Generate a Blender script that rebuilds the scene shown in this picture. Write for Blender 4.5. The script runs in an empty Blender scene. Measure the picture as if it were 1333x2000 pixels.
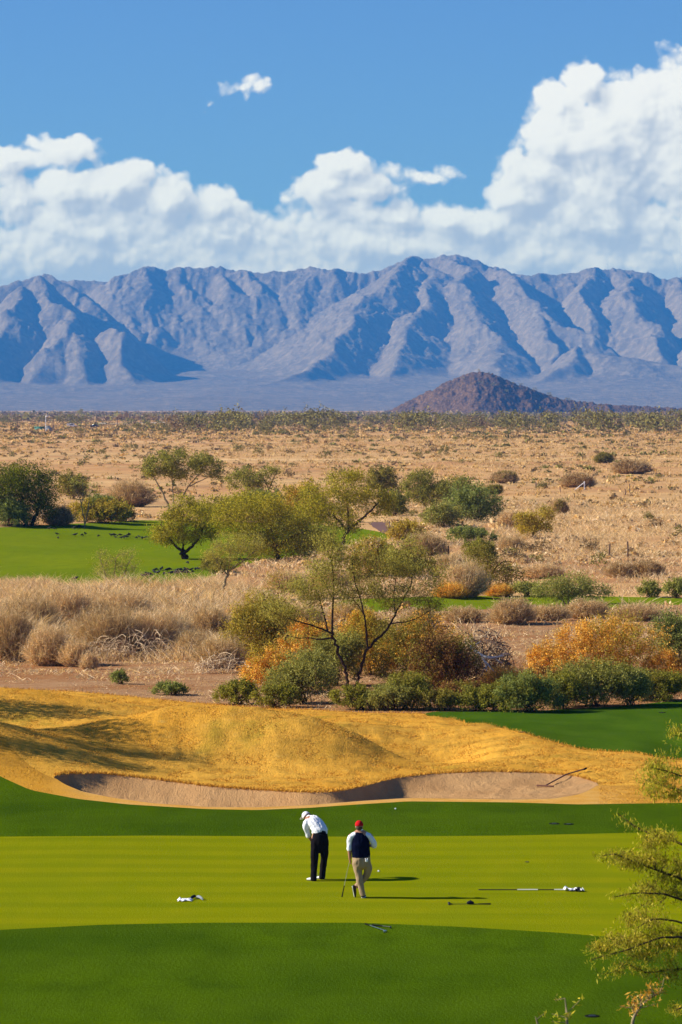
import bpy, math, random
import numpy as np
from mathutils import Vector, Matrix

# ------------------------------------------------------------------ scene, camera, light
S = bpy.context.scene
COL = S.collection
FPX, HORIZ, CAMZ = 7000.0, 800.0, 11.4          # focal length in photo pixels, horizon row, eye height

cam_d = bpy.data.cameras.new("camera")
cam = bpy.data.objects.new("camera", cam_d)
COL.objects.link(cam)
cam.location = (0, 0, CAMZ)
cam.rotation_euler = (math.radians(90), 0, 0)
cam_d.sensor_fit = 'VERTICAL'
cam_d.sensor_height = 36.0
cam_d.lens = FPX / 2000.0 * 36.0
cam_d.shift_y = -(1000.0 - HORIZ) / 2000.0
cam_d.clip_start = 0.5
cam_d.clip_end = 60000
cam_d.dof.use_dof = True
cam_d.dof.focus_distance = 92
cam_d.dof.aperture_fstop = 7.1
S.camera = cam

SUN_EL, SUN_AZ = 31.5, -90.5                      # azimuth from +Y towards +X
sd = bpy.data.lights.new("sun", 'SUN')
sd.energy = 5.0
sd.angle = math.radians(0.53)
sd.color = (1.0, 0.93, 0.82)
sun = bpy.data.objects.new("sun", sd)
COL.objects.link(sun)
tosun = Vector((math.cos(math.radians(SUN_EL)) * math.sin(math.radians(SUN_AZ)),
                math.cos(math.radians(SUN_EL)) * math.cos(math.radians(SUN_AZ)),
                math.sin(math.radians(SUN_EL))))
sun.rotation_euler = tosun.to_track_quat('Z', 'Y').to_euler()
sun.location = (-60, 60, 80)

S.view_settings.view_transform = 'Standard'
S.view_settings.look = 'None'
S.view_settings.exposure = 0.62
S.view_settings.gamma = 1.0
S.cycles.use_denoising = True
S.cycles.max_bounces = 5
S.cycles.transparent_max_bounces = 8
S.cycles.volume_bounces = 0
S.cycles.caustics_reflective = False
S.cycles.caustics_refractive = False

def lin(r, g, b):
    f = lambda c: (c / 255 / 12.92) if c / 255 <= 0.04045 else ((c / 255 + 0.055) / 1.055) ** 2.4
    return (f(r), f(g), f(b), 1.0)

# ------------------------------------------------------------------ node helper
class NT:
    def __init__(s, tree):
        s.t = tree
        s.n = tree.nodes
        s.l = tree.links
    def new(s, typ, **kw):
        n = s.n.new(typ)
        for k, v in kw.items():
            setattr(n, k, v)
        return n
    def put(s, sock, v):
        if v is None:
            return
        if isinstance(v, bpy.types.NodeSocket):
            s.l.new(v, sock)
        else:
            if hasattr(sock.default_value, '__len__') and not hasattr(v, '__len__'):
                sock.default_value = [v] * len(sock.default_value)
            elif hasattr(sock.default_value, '__len__') and len(sock.default_value) != len(v):
                sock.default_value = tuple(v)[:len(sock.default_value)] if len(v) > len(sock.default_value) else tuple(v) + (1,)
            else:
                sock.default_value = v
    def m(s, op, a, b=None, c=None, clamp=False):
        n = s.new('ShaderNodeMath', operation=op, use_clamp=clamp)
        s.put(n.inputs[0], a)
        if b is not None: s.put(n.inputs[1], b)
        if c is not None: s.put(n.inputs[2], c)
        return n.outputs[0]
    def v(s, op, a, b=None, scale=None):
        n = s.new('ShaderNodeVectorMath', operation=op)
        s.put(n.inputs[0], a)
        if b is not None: s.put(n.inputs[1], b)
        if scale is not None: s.put(n.inputs['Scale'], scale)
        return n.outputs['Value'] if op in ('LENGTH', 'DOT_PRODUCT', 'DISTANCE') else n.outputs[0]
    def mix(s, f, a, b, mode='MIX'):
        n = s.new('ShaderNodeMix', data_type='RGBA', blend_type=mode)
        s.put(n.inputs[0], f)
        s.put(n.inputs[6], a)
        s.put(n.inputs[7], b)
        return n.outputs[2]
    def noise(s, co, scale, detail=4, rough=0.55, dist=0.0, out=0, dim='3D'):
        n = s.new('ShaderNodeTexNoise', noise_dimensions=dim)
        s.put(n.inputs['Vector'], co)
        n.inputs['Scale'].default_value = scale
        n.inputs['Detail'].default_value = detail
        n.inputs['Roughness'].default_value = rough
        n.inputs['Distortion'].default_value = dist
        return n.outputs[out]
    def ss(s, x, a, b):
        n = s.new('ShaderNodeMapRange', interpolation_type='SMOOTHSTEP')
        s.put(n.inputs[0], x)
        s.put(n.inputs[1], a)
        s.put(n.inputs[2], b)
        return n.outputs[0]
    def mr(s, x, a, b, c, d):
        n = s.new('ShaderNodeMapRange')
        for i, q in enumerate((x, a, b, c, d)):
            s.put(n.inputs[i], q)
        return n.outputs[0]
    def scale(s, co, sc):
        return s.v('MULTIPLY', co, sc)
    def sep(s, co):
        n = s.new('ShaderNodeSeparateXYZ')
        s.put(n.inputs[0], co)
        return n.outputs
    def comb(s, x, y, z=0.0):
        n = s.new('ShaderNodeCombineXYZ')
        s.put(n.inputs[0], x); s.put(n.inputs[1], y); s.put(n.inputs[2], z)
        return n.outputs[0]

# ------------------------------------------------------------------ sky with cumulus (world)
W = bpy.data.worlds.new("World")
S.world = W
W.use_nodes = True
W.cycles.sampling_method = 'MANUAL'
W.cycles.sample_map_resolution = 512
w = NT(W.node_tree)
w.n.clear()
wout = w.new('ShaderNodeOutputWorld')
sky = w.new('ShaderNodeTexSky', sky_type='NISHITA')
sky.sun_disc = False
sky.sun_elevation = math.radians(SUN_EL)
sky.sun_rotation = math.radians(SUN_AZ)
sky.altitude = 400
sky.air_density = 1.0
sky.dust_density = 0.3
sky.ozone_density = 2.5
tc = w.new('ShaderNodeTexCoord')
dx, dy, dz = w.sep(tc.outputs['Generated'])
# azimuth / elevation of the direction, in hundredths of a milliradian-ish unit (1 = 1/70 rad)
az = w.m('ARCTAN2', dx, dy)
el = w.m('ARCSINE', dz)
P0 = w.comb(w.m('MULTIPLY', az, 70.0), w.m('MULTIPLY', el, 70.0), 0.0)

# cumulus lobes: centre azimuth, centre elevation, half-widths, weight (1 unit = 0.82 degrees)
LOBES = [
 # tall cumulus
 (5.75, 5.75, 1.05, 1.00, 1.0), (4.75, 6.30, .62, .50, .9), (4.25, 5.95, .50, .50, .9), (6.6, 6.1, .9, .8, 1.0),
 (4.15, 5.20, .80, .65, 1.0), (3.75, 4.60, .80, .60, .9), (5.3, 4.6, 1.7, 1.3, 1.0), (6.9, 4.6, 1.5, 1.6, 1.0),
 (3.55, 4.15, .75, .5, .85), (5.2, 3.55, 2.3, .8, 1.0),
 (8.6, 4.6, 1.6, 1.4, .9), (10.6, 3.9, 1.6, 1.0, .9),
 # middle bank
 (.10, 4.75, .55, .38, .8), (-.45, 4.25, .75, .40, .75), (.45, 4.30, .80, .35, .7), (1.65, 4.55, .85, .22, .42), (.30, 3.80, 1.1, .4, .8),
 (1.15, 3.75, .8, .42, .95), (2.0, 3.68, .8, .45, .95), (2.75, 3.50, .8, .50, .95), (-.5, 3.45, 1.1, .6, .8), (1.2, 3.2, 2.2, .6, .95),
 # left bank
 (-5.45, 5.05, 1.0, .34, .75), (-6.4, 4.85, .8, .3, .7), (-4.35, 4.35, .85, .55, 1.0), (-5.2, 4.15, 1.0, .50, .95), (-6.3, 4.0, .8, .55, .9),
 (-3.4, 4.05, .70, .50, .95), (-2.55, 3.95, .60, .42, .85), (-4.7, 3.45, 2.3, .75, .95), (-2.3, 3.35, 1.3, .7, .85),
 (-7.8, 4.2, 1.3, .9, .9), (-9.8, 4.4, 1.4, 1.1, .9), (-12.5, 3.8, 1.8, .9, .9),
 # small wisp and low deck above the range
 (-1.95, 6.22, .50, .26, .28),
 (-1.0, 2.7, 7.5, .95, 1.1), (5.5, 2.8, 6.0, 1.0, 1.1), (-8.5, 2.7, 7.0, .95, 1.1), (5.0, 5.2, 1.4, 1.0, 1.1), (-4.6, 3.0, 3.5, .8, 1.1), (1.0, 3.1, 3.5, .7, 1.1), (13, 2.9, 6.0, 1.0, .9),
]
def cloud_group():
    g = bpy.data.node_groups.new('cloud_density', 'ShaderNodeTree')
    g.interface.new_socket('P', in_out='INPUT', socket_type='NodeSocketVector')
    g.interface.new_socket('F', in_out='OUTPUT', socket_type='NodeSocketFloat')
    g.interface.new_socket('B', in_out='OUTPUT', socket_type='NodeSocketFloat')
    k = NT(g)
    gi = k.new('NodeGroupInput'); go = k.new('NodeGroupOutput')
    p = gi.outputs[0]
    # domain warp
    wv = k.noise(p, 1.1, 3, 0.55, out=1)
    wv = k.v('SUBTRACT', wv, (.5, .5, .5))
    pw = k.v('ADD', p, k.scale(wv, (.45, .35, 0)))
    wv2 = k.noise(p, 3.2, 2, 0.5, out=1)
    wv2 = k.v('SUBTRACT', wv2, (.5, .5, .5))
    pw = k.v('ADD', pw, k.scale(wv2, (.10, .09, 0)))
    cur = None
    for (cx, cy, rx, ry, wt) in LOBES:
        d = k.v('LENGTH', k.v('MULTIPLY', k.v('SUBTRACT', pw, (cx, cy, 0)), (1 / rx, 1 / ry, 0)))
        f = k.m('MULTIPLY', k.m('SUBTRACT', 1.25, d), wt)
        if cur is None: cur = f
        else:
            n = k.new('ShaderNodeMath', operation='SMOOTH_MAX')
            k.put(n.inputs[0], cur); k.put(n.inputs[1], f); n.inputs[2].default_value = 0.25
            cur = n.outputs[0]
    # billows at three sizes
    tot = cur
    for sc, amp, ofs in ((1.3, .62, 0.0), (2.9, .34, 7.0), (6.5, .13, 3.0)):
        vn = k.new('ShaderNodeTexVoronoi', feature='SMOOTH_F1')
        vn.inputs['Scale'].default_value = sc
        vn.inputs['Smoothness'].default_value = .18
        k.put(vn.inputs['Vector'], k.v('ADD', pw, (ofs, ofs, ofs * .37)))
        b = k.m('MULTIPLY', k.m('SUBTRACT', .42, vn.outputs['Distance']), amp)
        tot = k.m('ADD', tot, b)
    k.l.new(tot, go.inputs[0])
    k.l.new(cur, go.inputs[1])
    return g
CG = cloud_group()
def dens(p):
    n = w.new('ShaderNodeGroup'); n.node_tree = CG
    w.put(n.inputs[0], p)
    return n.outputs[0], n.outputs[1]
F0, B0 = dens(P0)
F1, B1 = dens(w.v('ADD', P0, (-.07, .075, 0)))
F2, B2 = dens(w.v('ADD', P0, (-.30, .32, 0)))
pxyz = w.sep(P0)
fine_ = w.m('MULTIPLY', w.m('SUBTRACT', w.noise(P0, 5.0, 7, .56), .5), .24)
mask = w.ss(w.m('ADD', F0, fine_), 0.04, w.mr(pxyz[1], 2.2, 5.0, .55, .30))
soft = w.noise(P0, .75, 3)
# puffs: brighter where the cloud falls away towards the sun, greyer where it rises towards it
l1 = w.m('MULTIPLY', w.m('SUBTRACT', F0, F1), 1.35)
l2 = w.m('MULTIPLY', w.m('SUBTRACT', F0, F2), .88)
lit = w.m('ADD', w.m('ADD', l1, l2), w.mr(pxyz[1], 2.4, 5.6, .02, .60))
lit = w.m('ADD', lit, w.m('MULTIPLY', w.m('SUBTRACT', soft, .5), .9))
edge = w.ss(F0, .9, .1)                            # thin rims glow
lit = w.m('ADD', lit, w.m('MULTIPLY', edge, .22))
lit = w.ss(lit, -.25, 1.15)
ccol = w.mix(lit, (.50, .55, .65, 1), (1.03, 1.01, .985, 1))
warm = w.ss(pxyz[1], 3.5, 2.3)
ccol = w.mix(w.m('MULTIPLY', w.m('MULTIPLY', warm, lit), .6), ccol, (1.0, .90, .80, 1))
bg1 = w.new('ShaderNodeBackground')
skyc = w.mix(1.0, sky.outputs[0], (.46, .74, 1.24, 1), 'MULTIPLY')
w.put(bg1.inputs[0], skyc)
bg1.inputs[1].default_value = 0.062
bg2 = w.new('ShaderNodeBackground')
w.put(bg2.inputs[0], ccol)
bg2.inputs[1].default_value = 0.66
mx = w.new('ShaderNodeMixShader')
up = w.ss(dy, 0.0, 0.3)                           # the bank of cumulus stands to the north only
w.put(mx.inputs[0], w.m('MULTIPLY', mask, up))
w.l.new(bg1.outputs[0], mx.inputs[1]); w.l.new(bg2.outputs[0], mx.inputs[2])
w.l.new(mx.outputs[0], wout.inputs[0])

# ------------------------------------------------------------------ helpers
def tag(o, label=None, cat=None, group=None, kind=None):
    if label and len(label.split()) > 16: print('LONG LABEL', label)
    if label: o['label'] = label
    if cat: o['category'] = cat
    if group: o['group'] = group
    if kind: o['kind'] = kind
    return o

def mesh_np(name, V, Fq, mat=None, parent=None, smooth=False, mi=None, mats=None):
    """V (n,3), Fq list of index arrays each (m,k)"""
    me = bpy.data.meshes.new(name)
    V = np.asarray(V, dtype=np.float32)
    if not isinstance(Fq, (list, tuple)): Fq = [Fq]
    Fq = [np.asarray(f, dtype=np.int32) for f in Fq if len(f)]
    me.vertices.add(len(V))
    me.vertices.foreach_set('co', V.ravel())
    nl = sum(f.size for f in Fq); nf = sum(len(f) for f in Fq)
    me.loops.add(nl); me.polygons.add(nf)
    me.loops.foreach_set('vertex_index', np.concatenate([f.ravel() for f in Fq]))
    tot = np.concatenate([np.full(len(f), f.shape[1], np.int32) for f in Fq])
    st = np.concatenate([[0], np.cumsum(tot)[:-1]]).astype(np.int32)
    me.polygons.foreach_set('loop_start', st)
    me.polygons.foreach_set('loop_total', tot)
    if smooth: me.polygons.foreach_set('use_smooth', np.ones(nf, bool))
    if mats:
        for q in mats: me.materials.append(q)
        if mi is not None: me.polygons.foreach_set('material_index', np.asarray(mi, np.int32))
    elif mat: me.materials.append(mat)
    me.update(calc_edges=True)
    me.validate()
    o = bpy.data.objects.new(name, me)
    COL.objects.link(o)
    if parent is not None: o.parent = parent
    return o

def _hash(ix, iy, seed):
    h = (ix.astype(np.int64) * 374761393 + iy.astype(np.int64) * 668265263 + seed * 1442695041) & 0xFFFFFFFF
    h = ((h ^ (h >> 13)) * 1274126177) & 0xFFFFFFFF
    h = (h ^ (h >> 16))
    return (h & 0xFFFFFF) / float(0x1000000)
def perlin(x, y, seed=0):
    x = np.asarray(x, float); y = np.asarray(y, float)
    ix = np.floor(x).astype(np.int64); iy = np.floor(y).astype(np.int64)
    fx = x - ix; fy = y - iy
    u = fx * fx * fx * (fx * (fx * 6 - 15) + 10); v = fy * fy * fy * (fy * (fy * 6 - 15) + 10)
    def g(ax, ay, ddx, ddy):
        a = _hash(ix + ax, iy + ay, seed) * 2 * np.pi
        return np.cos(a) * ddx + np.sin(a) * ddy
    n00 = g(0, 0, fx, fy); n10 = g(1, 0, fx - 1, fy); n01 = g(0, 1, fx, fy - 1); n11 = g(1, 1, fx - 1, fy - 1)
    return ((n00 * (1 - u) + n10 * u) * (1 - v) + (n01 * (1 - u) + n11 * u) * v) * 1.5
def fbm(x, y, oct=4, seed=0, gain=.5):
    a, f, t = 1.0, 1.0, 0
    for i in range(oct):
        t = t + a * perlin(x * f, y * f, seed + i * 17); a *= gain; f *= 2.03
    return t
def ridged(x, y, oct=5, seed=0, gain=.55):
    a, f, t, w_ = 1.0, 1.0, 0, 1.0
    for i in range(oct):
        n = (1 - np.abs(perlin(x * f, y * f, seed + i * 31))) ** 2
        t = t + a * n * w_; w_ = np.clip(n * 1.2, 0, 1); a *= gain; f *= 2.1
    return t

# ------------------------------------------------------------------ terrain height
_hy = np.array([-300, 60, 300, 500, 1000, 1500, 1900, 3000, 6000, 9000, 22000.])
_hz = np.array([0, 0, 0, .7, 3.0, 3.26, 3.3, 3.7, 6.3, 7.5, 9.0])
def Gs(x, y, cx, cy, sx, sy, a=0.0):
    c, s_ = math.cos(a), math.sin(a)
    X = (x - cx) * c + (y - cy) * s_; Y = -(x - cx) * s_ + (y - cy) * c
    return np.exp(-(X / sx) ** 2 - (Y / sy) ** 2)
def Hgt(x, y):
    x = np.asarray(x, float); y = np.asarray(y, float)
    z = np.interp(y, _hy, _hz)
    z = z + 2.1 * Gs(x, y, -14.0, 112.8, 6.0, 3.6, -.22)
    z = z + 1.75 * Gs(x, y, -4.4, 115.6, 5.2, 2.1, -.12) + .55 * Gs(x, y, -1.5, 121.5, 5.5, 2.4, .35)
    z = z + 0.48 * Gs(x, y, -.3, 114.3, 2.8, 1.9)
    z = z + 0.42 * Gs(x, y, 5.5, 121.0, 4.5, 4.5)
    z = z - 0.60 * Gs(x, y, 3.0, 116.8, 1.5, 3.4, -.35) + .16 * np.exp(-((y - 122) / 11) ** 2) * fbm(x / 3.6, y / 5.0, 2, 91)
    z = z + 1.15 * Gs(x, y, -14.5, 133.0, 6.5, 3.6)
    z = z - 0.60 * Gs(x, y, -9.5, 123.0, 4.5, 3.5)
    z = z + 0.45 * Gs(x, y, 0, 128.0, 6.0, 3.5)
    z = z + 0.8 * Gs(x, y, -31, 342, 14, 22)
    m = np.clip((y - 138) / 25, 0, 1)
    z = z + m * (0.22 * fbm(x / 14, y / 14, 3, 5) * np.clip(1 - (y - 500) / 800, .4, 1))
    z = z + np.clip((y - 600) / 1500, 0, 1) * 1.1 * fbm(x / 160, y / 160, 3, 9)
    z = z + 0.03 * fbm(x / 9, y / 9, 2, 2)
    return z
def hz(x, y): return float(Hgt(np.array([x]), np.array([y]))[0])

def ray_Y(px, py):
    """distance at which the sight line through photo pixel (px, py) first meets the ground; arrays"""
    px = np.atleast_1d(np.asarray(px, float)); py = np.atleast_1d(np.asarray(py, float))
    Ys = np.geomspace(30, 9000, 2600)
    out = np.empty(len(px))
    for i in range(len(px)):
        X = (px[i] - 666.5) / FPX * Ys
        p = HORIZ + FPX * (CAMZ - Hgt(X, Ys)) / Ys
        mn = np.minimum.accumulate(p)
        out[i] = np.interp(-py[i], -mn, Ys)
    return out
def at(px, py):
    Y = float(ray_Y([px], [py])[0]); X = (px - 666.5) / FPX * Y
    return X, Y, hz(X, Y)
def pxm(Y): return Y / FPX                           # metres per photo pixel at distance Y
HAZE_D = 6.8e-5
# ------------------------------------------------------------------ materials of the ground
def mat_new(name):
    m = bpy.data.materials.new(name); m.use_nodes = True
    k = NT(m.node_tree); k.n.clear()
    o = k.new('ShaderNodeOutputMaterial')
    return m, k, o
def principled(k, o, col, rough=.9, bump=None, bstr=.3, bdist=.02, spec=.2, sheen=0, metal=0):
    b = k.new('ShaderNodeBsdfPrincipled')
    k.put(b.inputs['Base Color'], col); k.put(b.inputs['Roughness'], rough)
    b.inputs['Specular IOR Level'].default_value = spec if metal or rough < .7 else 0.0
    b.inputs['Metallic'].default_value = metal
    if sheen:
        b.inputs['Sheen Weight'].default_value = sheen
        b.inputs['Sheen Roughness'].default_value = .5
    if bump is not None:
        bn = k.new('ShaderNodeBump'); bn.inputs['Strength'].default_value = bstr; bn.inputs['Distance'].default_value = bdist
        k.put(bn.inputs['Height'], bump); k.l.new(bn.outputs[0], b.inputs['Normal'])
    k.l.new(b.outputs[0], o.inputs[0])
    return b
def obco(k): return k.new('ShaderNodeTexCoord').outputs['Object']

def grass_mat(name, c1, c2, c3, stripe=None, blade=26, bstr=.5, patch=.09, fine=.5, bdist=.03):
    m, k, o = mat_new(name); co = obco(k)
    big = k.noise(co, patch, 4, .6)
    mid = k.noise(k.scale(co, (1, .45, 1)), .9, 4, .6)
    fin = k.noise(k.scale(co, (1, .35, 1)), blade, 3, .7)
    col = k.mix(k.ss(big, .35, .65), c1, c2)
    col = k.mix(k.m('MULTIPLY', k.ss(mid, .40, .72), .55), col, c3)
    col = k.mix(1.0, col, k.mix(fin, (1 - fine,) * 3 + (1,), (1 + fine,) * 3 + (1,)), 'MULTIPLY')
    if stripe:
        y = k.sep(co)[1]; x = k.sep(co)[0]
        wob = k.m('MULTIPLY', k.noise(co, .25, 2), .35)
        s_ = k.m('SINE', k.m('MULTIPLY', k.m('ADD', k.m('ADD', y, wob), k.m('MULTIPLY', x, .006)), 2 * math.pi / stripe[0]))
        s_ = k.ss(s_, -.7, .7)
        vary = k.mr(k.noise(k.scale(co, (.15, 1.2, 1)), .8, 2), .3, .7, .3, 1.0)
        col = k.mix(k.m('MULTIPLY', k.m('MULTIPLY', s_, stripe[1]), vary), col, stripe[2])
    bmp = k.m('ADD', fin, k.m('MULTIPLY', mid, .8))
    principled(k, o, col, .85, bmp, bstr, bdist, .15, sheen=.0)
    return m
M_PUTT = grass_mat('putting_turf', (.205, .215, .002, 1), (.18, .205, .002, 1), (.235, .23, .003, 1),
                   stripe=(1.75, .75, (.140, .172, .002, 1)), blade=22, bstr=.3, patch=.16, fine=.2)
M_ROUGH = grass_mat('rough_turf', (.040, .078, .002, 1), (.062, .108, .002, 1), (.030, .060, .002, 1),
                    stripe=(5.2, .25, (.070, .115, .005, 1)), blade=16, bstr=.6, patch=.10, fine=.42)
M_FAIR = grass_mat('fairway_turf', (.055, .110, .006, 1), (.042, .090, .005, 1), (.072, .125, .008, 1),
                   blade=14, bstr=.5, patch=.10, fine=.30)
M_FARG = grass_mat('far_turf', (.135, .185, .005, 1), (.165, .200, .005, 1), (.105, .155, .005, 1),
                   blade=7, bstr=.3, patch=.035, fine=.18)
def dry_mat():
    m, k, o = mat_new('dormant_grass'); co = obco(k)
    big = k.noise(co, .16, 4, .6)
    st = k.noise(k.scale(co, (.5, 1.3, 1)), .75, 5, .62, .6)
    mid = k.noise(co, 3.2, 4, .65)
    fin = k.noise(k.scale(co, (1, .5, 1)), 19, 3, .7)
    col = k.mix(k.ss(big, .32, .68), (.66, .35, .050, 1), (.58, .28, .032, 1))
    col = k.mix(k.m('MULTIPLY', k.ss(st, .47, .70), .75), col, (.36, .20, .030, 1))
    col = k.mix(k.m('MULTIPLY', k.ss(k.noise(co, .33, 4, .6), .56, .72), .55), col, (.27, .22, .022, 1))
    col = k.mix(k.m('MULTIPLY', k.ss(mid, .55, .8), .7), col, (.62, .38, .085, 1))
    col = k.mix(k.m('MULTIPLY', k.ss(mid, .44, .25), .35), col, (.26, .12, .02, 1))
    g_ = k.noise(k.scale(co, (1, .3, 1)), 42, 2, .8)
    col = k.mix(1.0, col, k.mix(fin, (.6, .6, .6, 1), (1.4, 1.4, 1.4, 1)), 'MULTIPLY')
    col = k.mix(1.0, col, k.mix(g_, (.7, .7, .7, 1), (1.3, 1.3, 1.3, 1)), 'MULTIPLY')
    bmp = k.m('ADD', fin, k.m('MULTIPLY', mid, .9))
    principled(k, o, col, .9, bmp, .8, .035, .1)
    return m
M_DRY = dry_mat()
m, k, o = mat_new('sandy_dormant_grass'); co = obco(k)
f_ = k.noise(k.scale(co, (1, .5, 1)), 19, 3, .7)
c_ = k.mix(k.ss(k.noise(co, 1.1, 4, .6), .35, .65), (.60, .34, .095, 1), (.56, .28, .05, 1))
x_ = k.sep(co)[0]
c_ = k.mix(k.m('MULTIPLY', k.ss(x_, -9.2, -6.5), k.ss(x_, 9.5, 7.0)), k.mix(k.ss(k.noise(co, .75, 5, .6), .45, .7), (.53, .26, .03, 1), (.36, .18, .025, 1)), c_)
principled(k, o, k.mix(1.0, c_, k.mix(f_, (.7,) * 3 + (1,), (1.3,) * 3 + (1,)), 'MULTIPLY'), .9, f_, .6, .03)
M_LIP = m
def sand_mat():
    m, k, o = mat_new('bunker_sand'); co = obco(k)
    n1 = k.noise(co, .7, 4, .6); n2 = k.noise(co, 26, 3, .7)
    rk = k.noise(k.scale(co, (2.6, 1.2, 1)), 1.5, 5, .75, 1.2)     # rake furrows run across the hollow
    col = k.mix(k.ss(n1, .3, .7), (.45, .25, .105, 1), (.53, .31, .135, 1))
    col = k.mix(k.m('MULTIPLY', k.ss(rk, .5, .7), .35), col, (.30, .175, .08, 1))
    col = k.mix(1.0, col, k.mix(n2, (.86,) * 3 + (1,), (1.14,) * 3 + (1,)), 'MULTIPLY')
    principled(k, o, col, .95, k.m('ADD', k.m('MULTIPLY', rk, 1.3), k.m('ADD', n2, k.noise(co, 5, 4, .7))), .9, .05, .1)
    return m
M_SAND = sand_mat()
def desert_mat():
    m, k, o = mat_new('desert_soil'); co = obco(k)
    xyz = k.sep(co)
    big = k.noise(k.scale(co, (.6, 1, 1)), .009, 6, .65)
    mid = k.noise(k.scale(co, (1, .6, 1)), .10, 5, .62)
    sm = k.noise(co, .9, 5, .7)
    fin = k.noise(co, 9, 4, .7)
    col = k.mix(k.ss(big, .38, .62), (0.525, 0.279, 0.116, 1), (0.587, 0.353, 0.154, 1))
    col = k.mix(k.m('MULTIPLY', k.ss(mid, .46, .66), .8), col, (0.625, 0.391, 0.171, 1))
    col = k.mix(k.m('MULTIPLY', k.ss(mid, .50, .30), .7), col, (0.450, 0.211, 0.094, 1))
    # straw litter and pebbles
    col = k.mix(k.m('MULTIPLY', k.ss(sm, .52, .70), .6), col, (0.625, 0.409, 0.182, 1))
    col = k.mix(k.m('MULTIPLY', k.ss(fin, .56, .74), .55), col, (0.725, 0.521, 0.297, 1))
    col = k.mix(k.m('MULTIPLY', k.ss(fin, .45, .28), .55), col, (0.250, 0.124, 0.061, 1))
    wash = k.noise(k.scale(co, (.25, 1, 1)), .022, 5, .65, 1.0)
    col = k.mix(k.m('MULTIPLY', k.ss(k.noise(k.scale(co, (.5, 1, 1)), .05, 5, .7), .50, .62), .6), col, (.37, .235, .115, 1))
    col = k.mix(k.m('MULTIPLY', k.ss(wash, .60, .66), .85), col, (0.700, 0.459, 0.220, 1))
    col = k.mix(k.m('MULTIPLY', k.ss(wash, .40, .35), .75), col, (0.413, 0.198, 0.088, 1))
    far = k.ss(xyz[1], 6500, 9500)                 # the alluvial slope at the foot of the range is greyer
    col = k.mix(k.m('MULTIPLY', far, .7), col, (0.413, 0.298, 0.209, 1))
    principled(k, o, col, .95, k.m('ADD', sm, fin), .7, .08, .1)
    return m
M_DES = desert_mat()
m, k, o = mat_new('red_dirt'); co = obco(k)
a_ = k.noise(k.scale(co, (.5, 1, 1)), .22, 5, .6); b_ = k.noise(co, 1.6, 5, .7); f_ = k.noise(co, 11, 4, .75)
c_ = k.mix(k.ss(a_, .38, .62), (.36, .165, .065, 1), (.42, .235, .115, 1))
c_ = k.mix(k.m('MULTIPLY', k.ss(b_, .52, .68), .7), c_, (.50, .33, .17, 1))
c_ = k.mix(k.m('MULTIPLY', k.ss(b_, .45, .30), .6), c_, (.22, .10, .045, 1))
c_ = k.mix(k.m('MULTIPLY', k.ss(f_, .58, .72), .6), c_, (.62, .45, .27, 1))
c_ = k.mix(k.m('MULTIPLY', k.ss(f_, .44, .30), .6), c_, (.12, .06, .03, 1))
principled(k, o, c_, .95, k.m('ADD', b_, f_), .9, .08)
M_DIRT = m

# ------------------------------------------------------------------ ground sheets between shared boundary lines
cols = np.concatenate([np.linspace(-4200, -700, 30), np.linspace(-660, -80, 30), np.arange(-60, 1396, 3.0),
                       np.linspace(1420, 2000, 30), np.linspace(2040, 5500, 30)])
def curve(pts, sm=5):
    p = np.array(pts, float)
    y = np.interp(cols, p[:, 0], p[:, 1])
    a, b = np.searchsorted(cols, [-60, 1395])
    ker = np.hanning(2 * sm + 3)[1:-1]; ker /= ker.sum()
    seg = np.pad(y[a:b], sm, mode='edge')
    y[a:b] = np.convolve(seg, ker, mode='valid')
    return y
B1 = curve([(-4200, 1900), (-600, 1840), (0, 1816), (200, 1806), (400, 1802), (700, 1802), (900, 1810), (1100, 1822), (1333, 1843), (2000, 1880), (5500, 1990)], 12)
B2 = curve([(-4200, 1700), (-600, 1645), (0, 1634), (300, 1632), (667, 1634), (1000, 1632), (1333, 1624), (5500, 1560)], 12)
B3 = curve([(-4200, 1450), (-400, 1452), (-60, 1478), (0, 1516), (60, 1543), (150, 1560), (250, 1571), (400, 1580), (500, 1582), (600, 1578), (700, 1571), (800, 1565), (1000, 1567), (1130, 1571), (1333, 1568), (2000, 1550), (5500, 1530)], 6)
BNL, BNR = 105, 1168
BB = curve([(105, 1517), (125, 1531), (160, 1546), (220, 1558), (300, 1569), (400, 1576), (500, 1577), (600, 1573), (700, 1565), (800, 1559), (900, 1560), (1000, 1562), (1080, 1560), (1130, 1552), (1155, 1542), (1168, 1532)], 4)
BT = curve([(105, 1517), (120, 1511), (200, 1511), (300, 1522), (400, 1535), (500, 1543), (600, 1548), (650, 1547), (690, 1541), (730, 1530), (775, 1519), (850, 1511), (950, 1507), (1050, 1509), (1120, 1515), (1155, 1523), (1168, 1532)], 9)
FB = curve([(-4200, 1325), (0, 1344), (150, 1352), (300, 1364), (450, 1377), (560, 1386), (700, 1390), (828, 1393), (840, 1400), (870, 1414), (930, 1440), (1000, 1458), (1100, 1469), (1200, 1477), (1333, 1486), (2000, 1490), (5500, 1500)], 2)
FT = curve([(828, 1393), (850, 1389), (950, 1389), (1050, 1386), (1200, 1379), (1333, 1367), (2000, 1340), (5500, 1300)], 2)
SB = curve([(640, 1188), (720, 1195), (900, 1193), (1000, 1187), (1200, 1187), (1333, 1181), (2000, 1175), (2600, 1170)], 3)
ST = curve([(640, 1188), (670, 1172), (720, 1169), (870, 1164), (1100, 1163), (1333, 1168), (2000, 1169), (2600, 1170)], 3)
GB = curve([(-660, 1080), (-400, 1125), (0, 1132), (150, 1144), (300, 1154), (400, 1132), (480, 1102), (600, 1082), (690, 1066), (750, 1056), (768, 1047)], 4)
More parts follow.
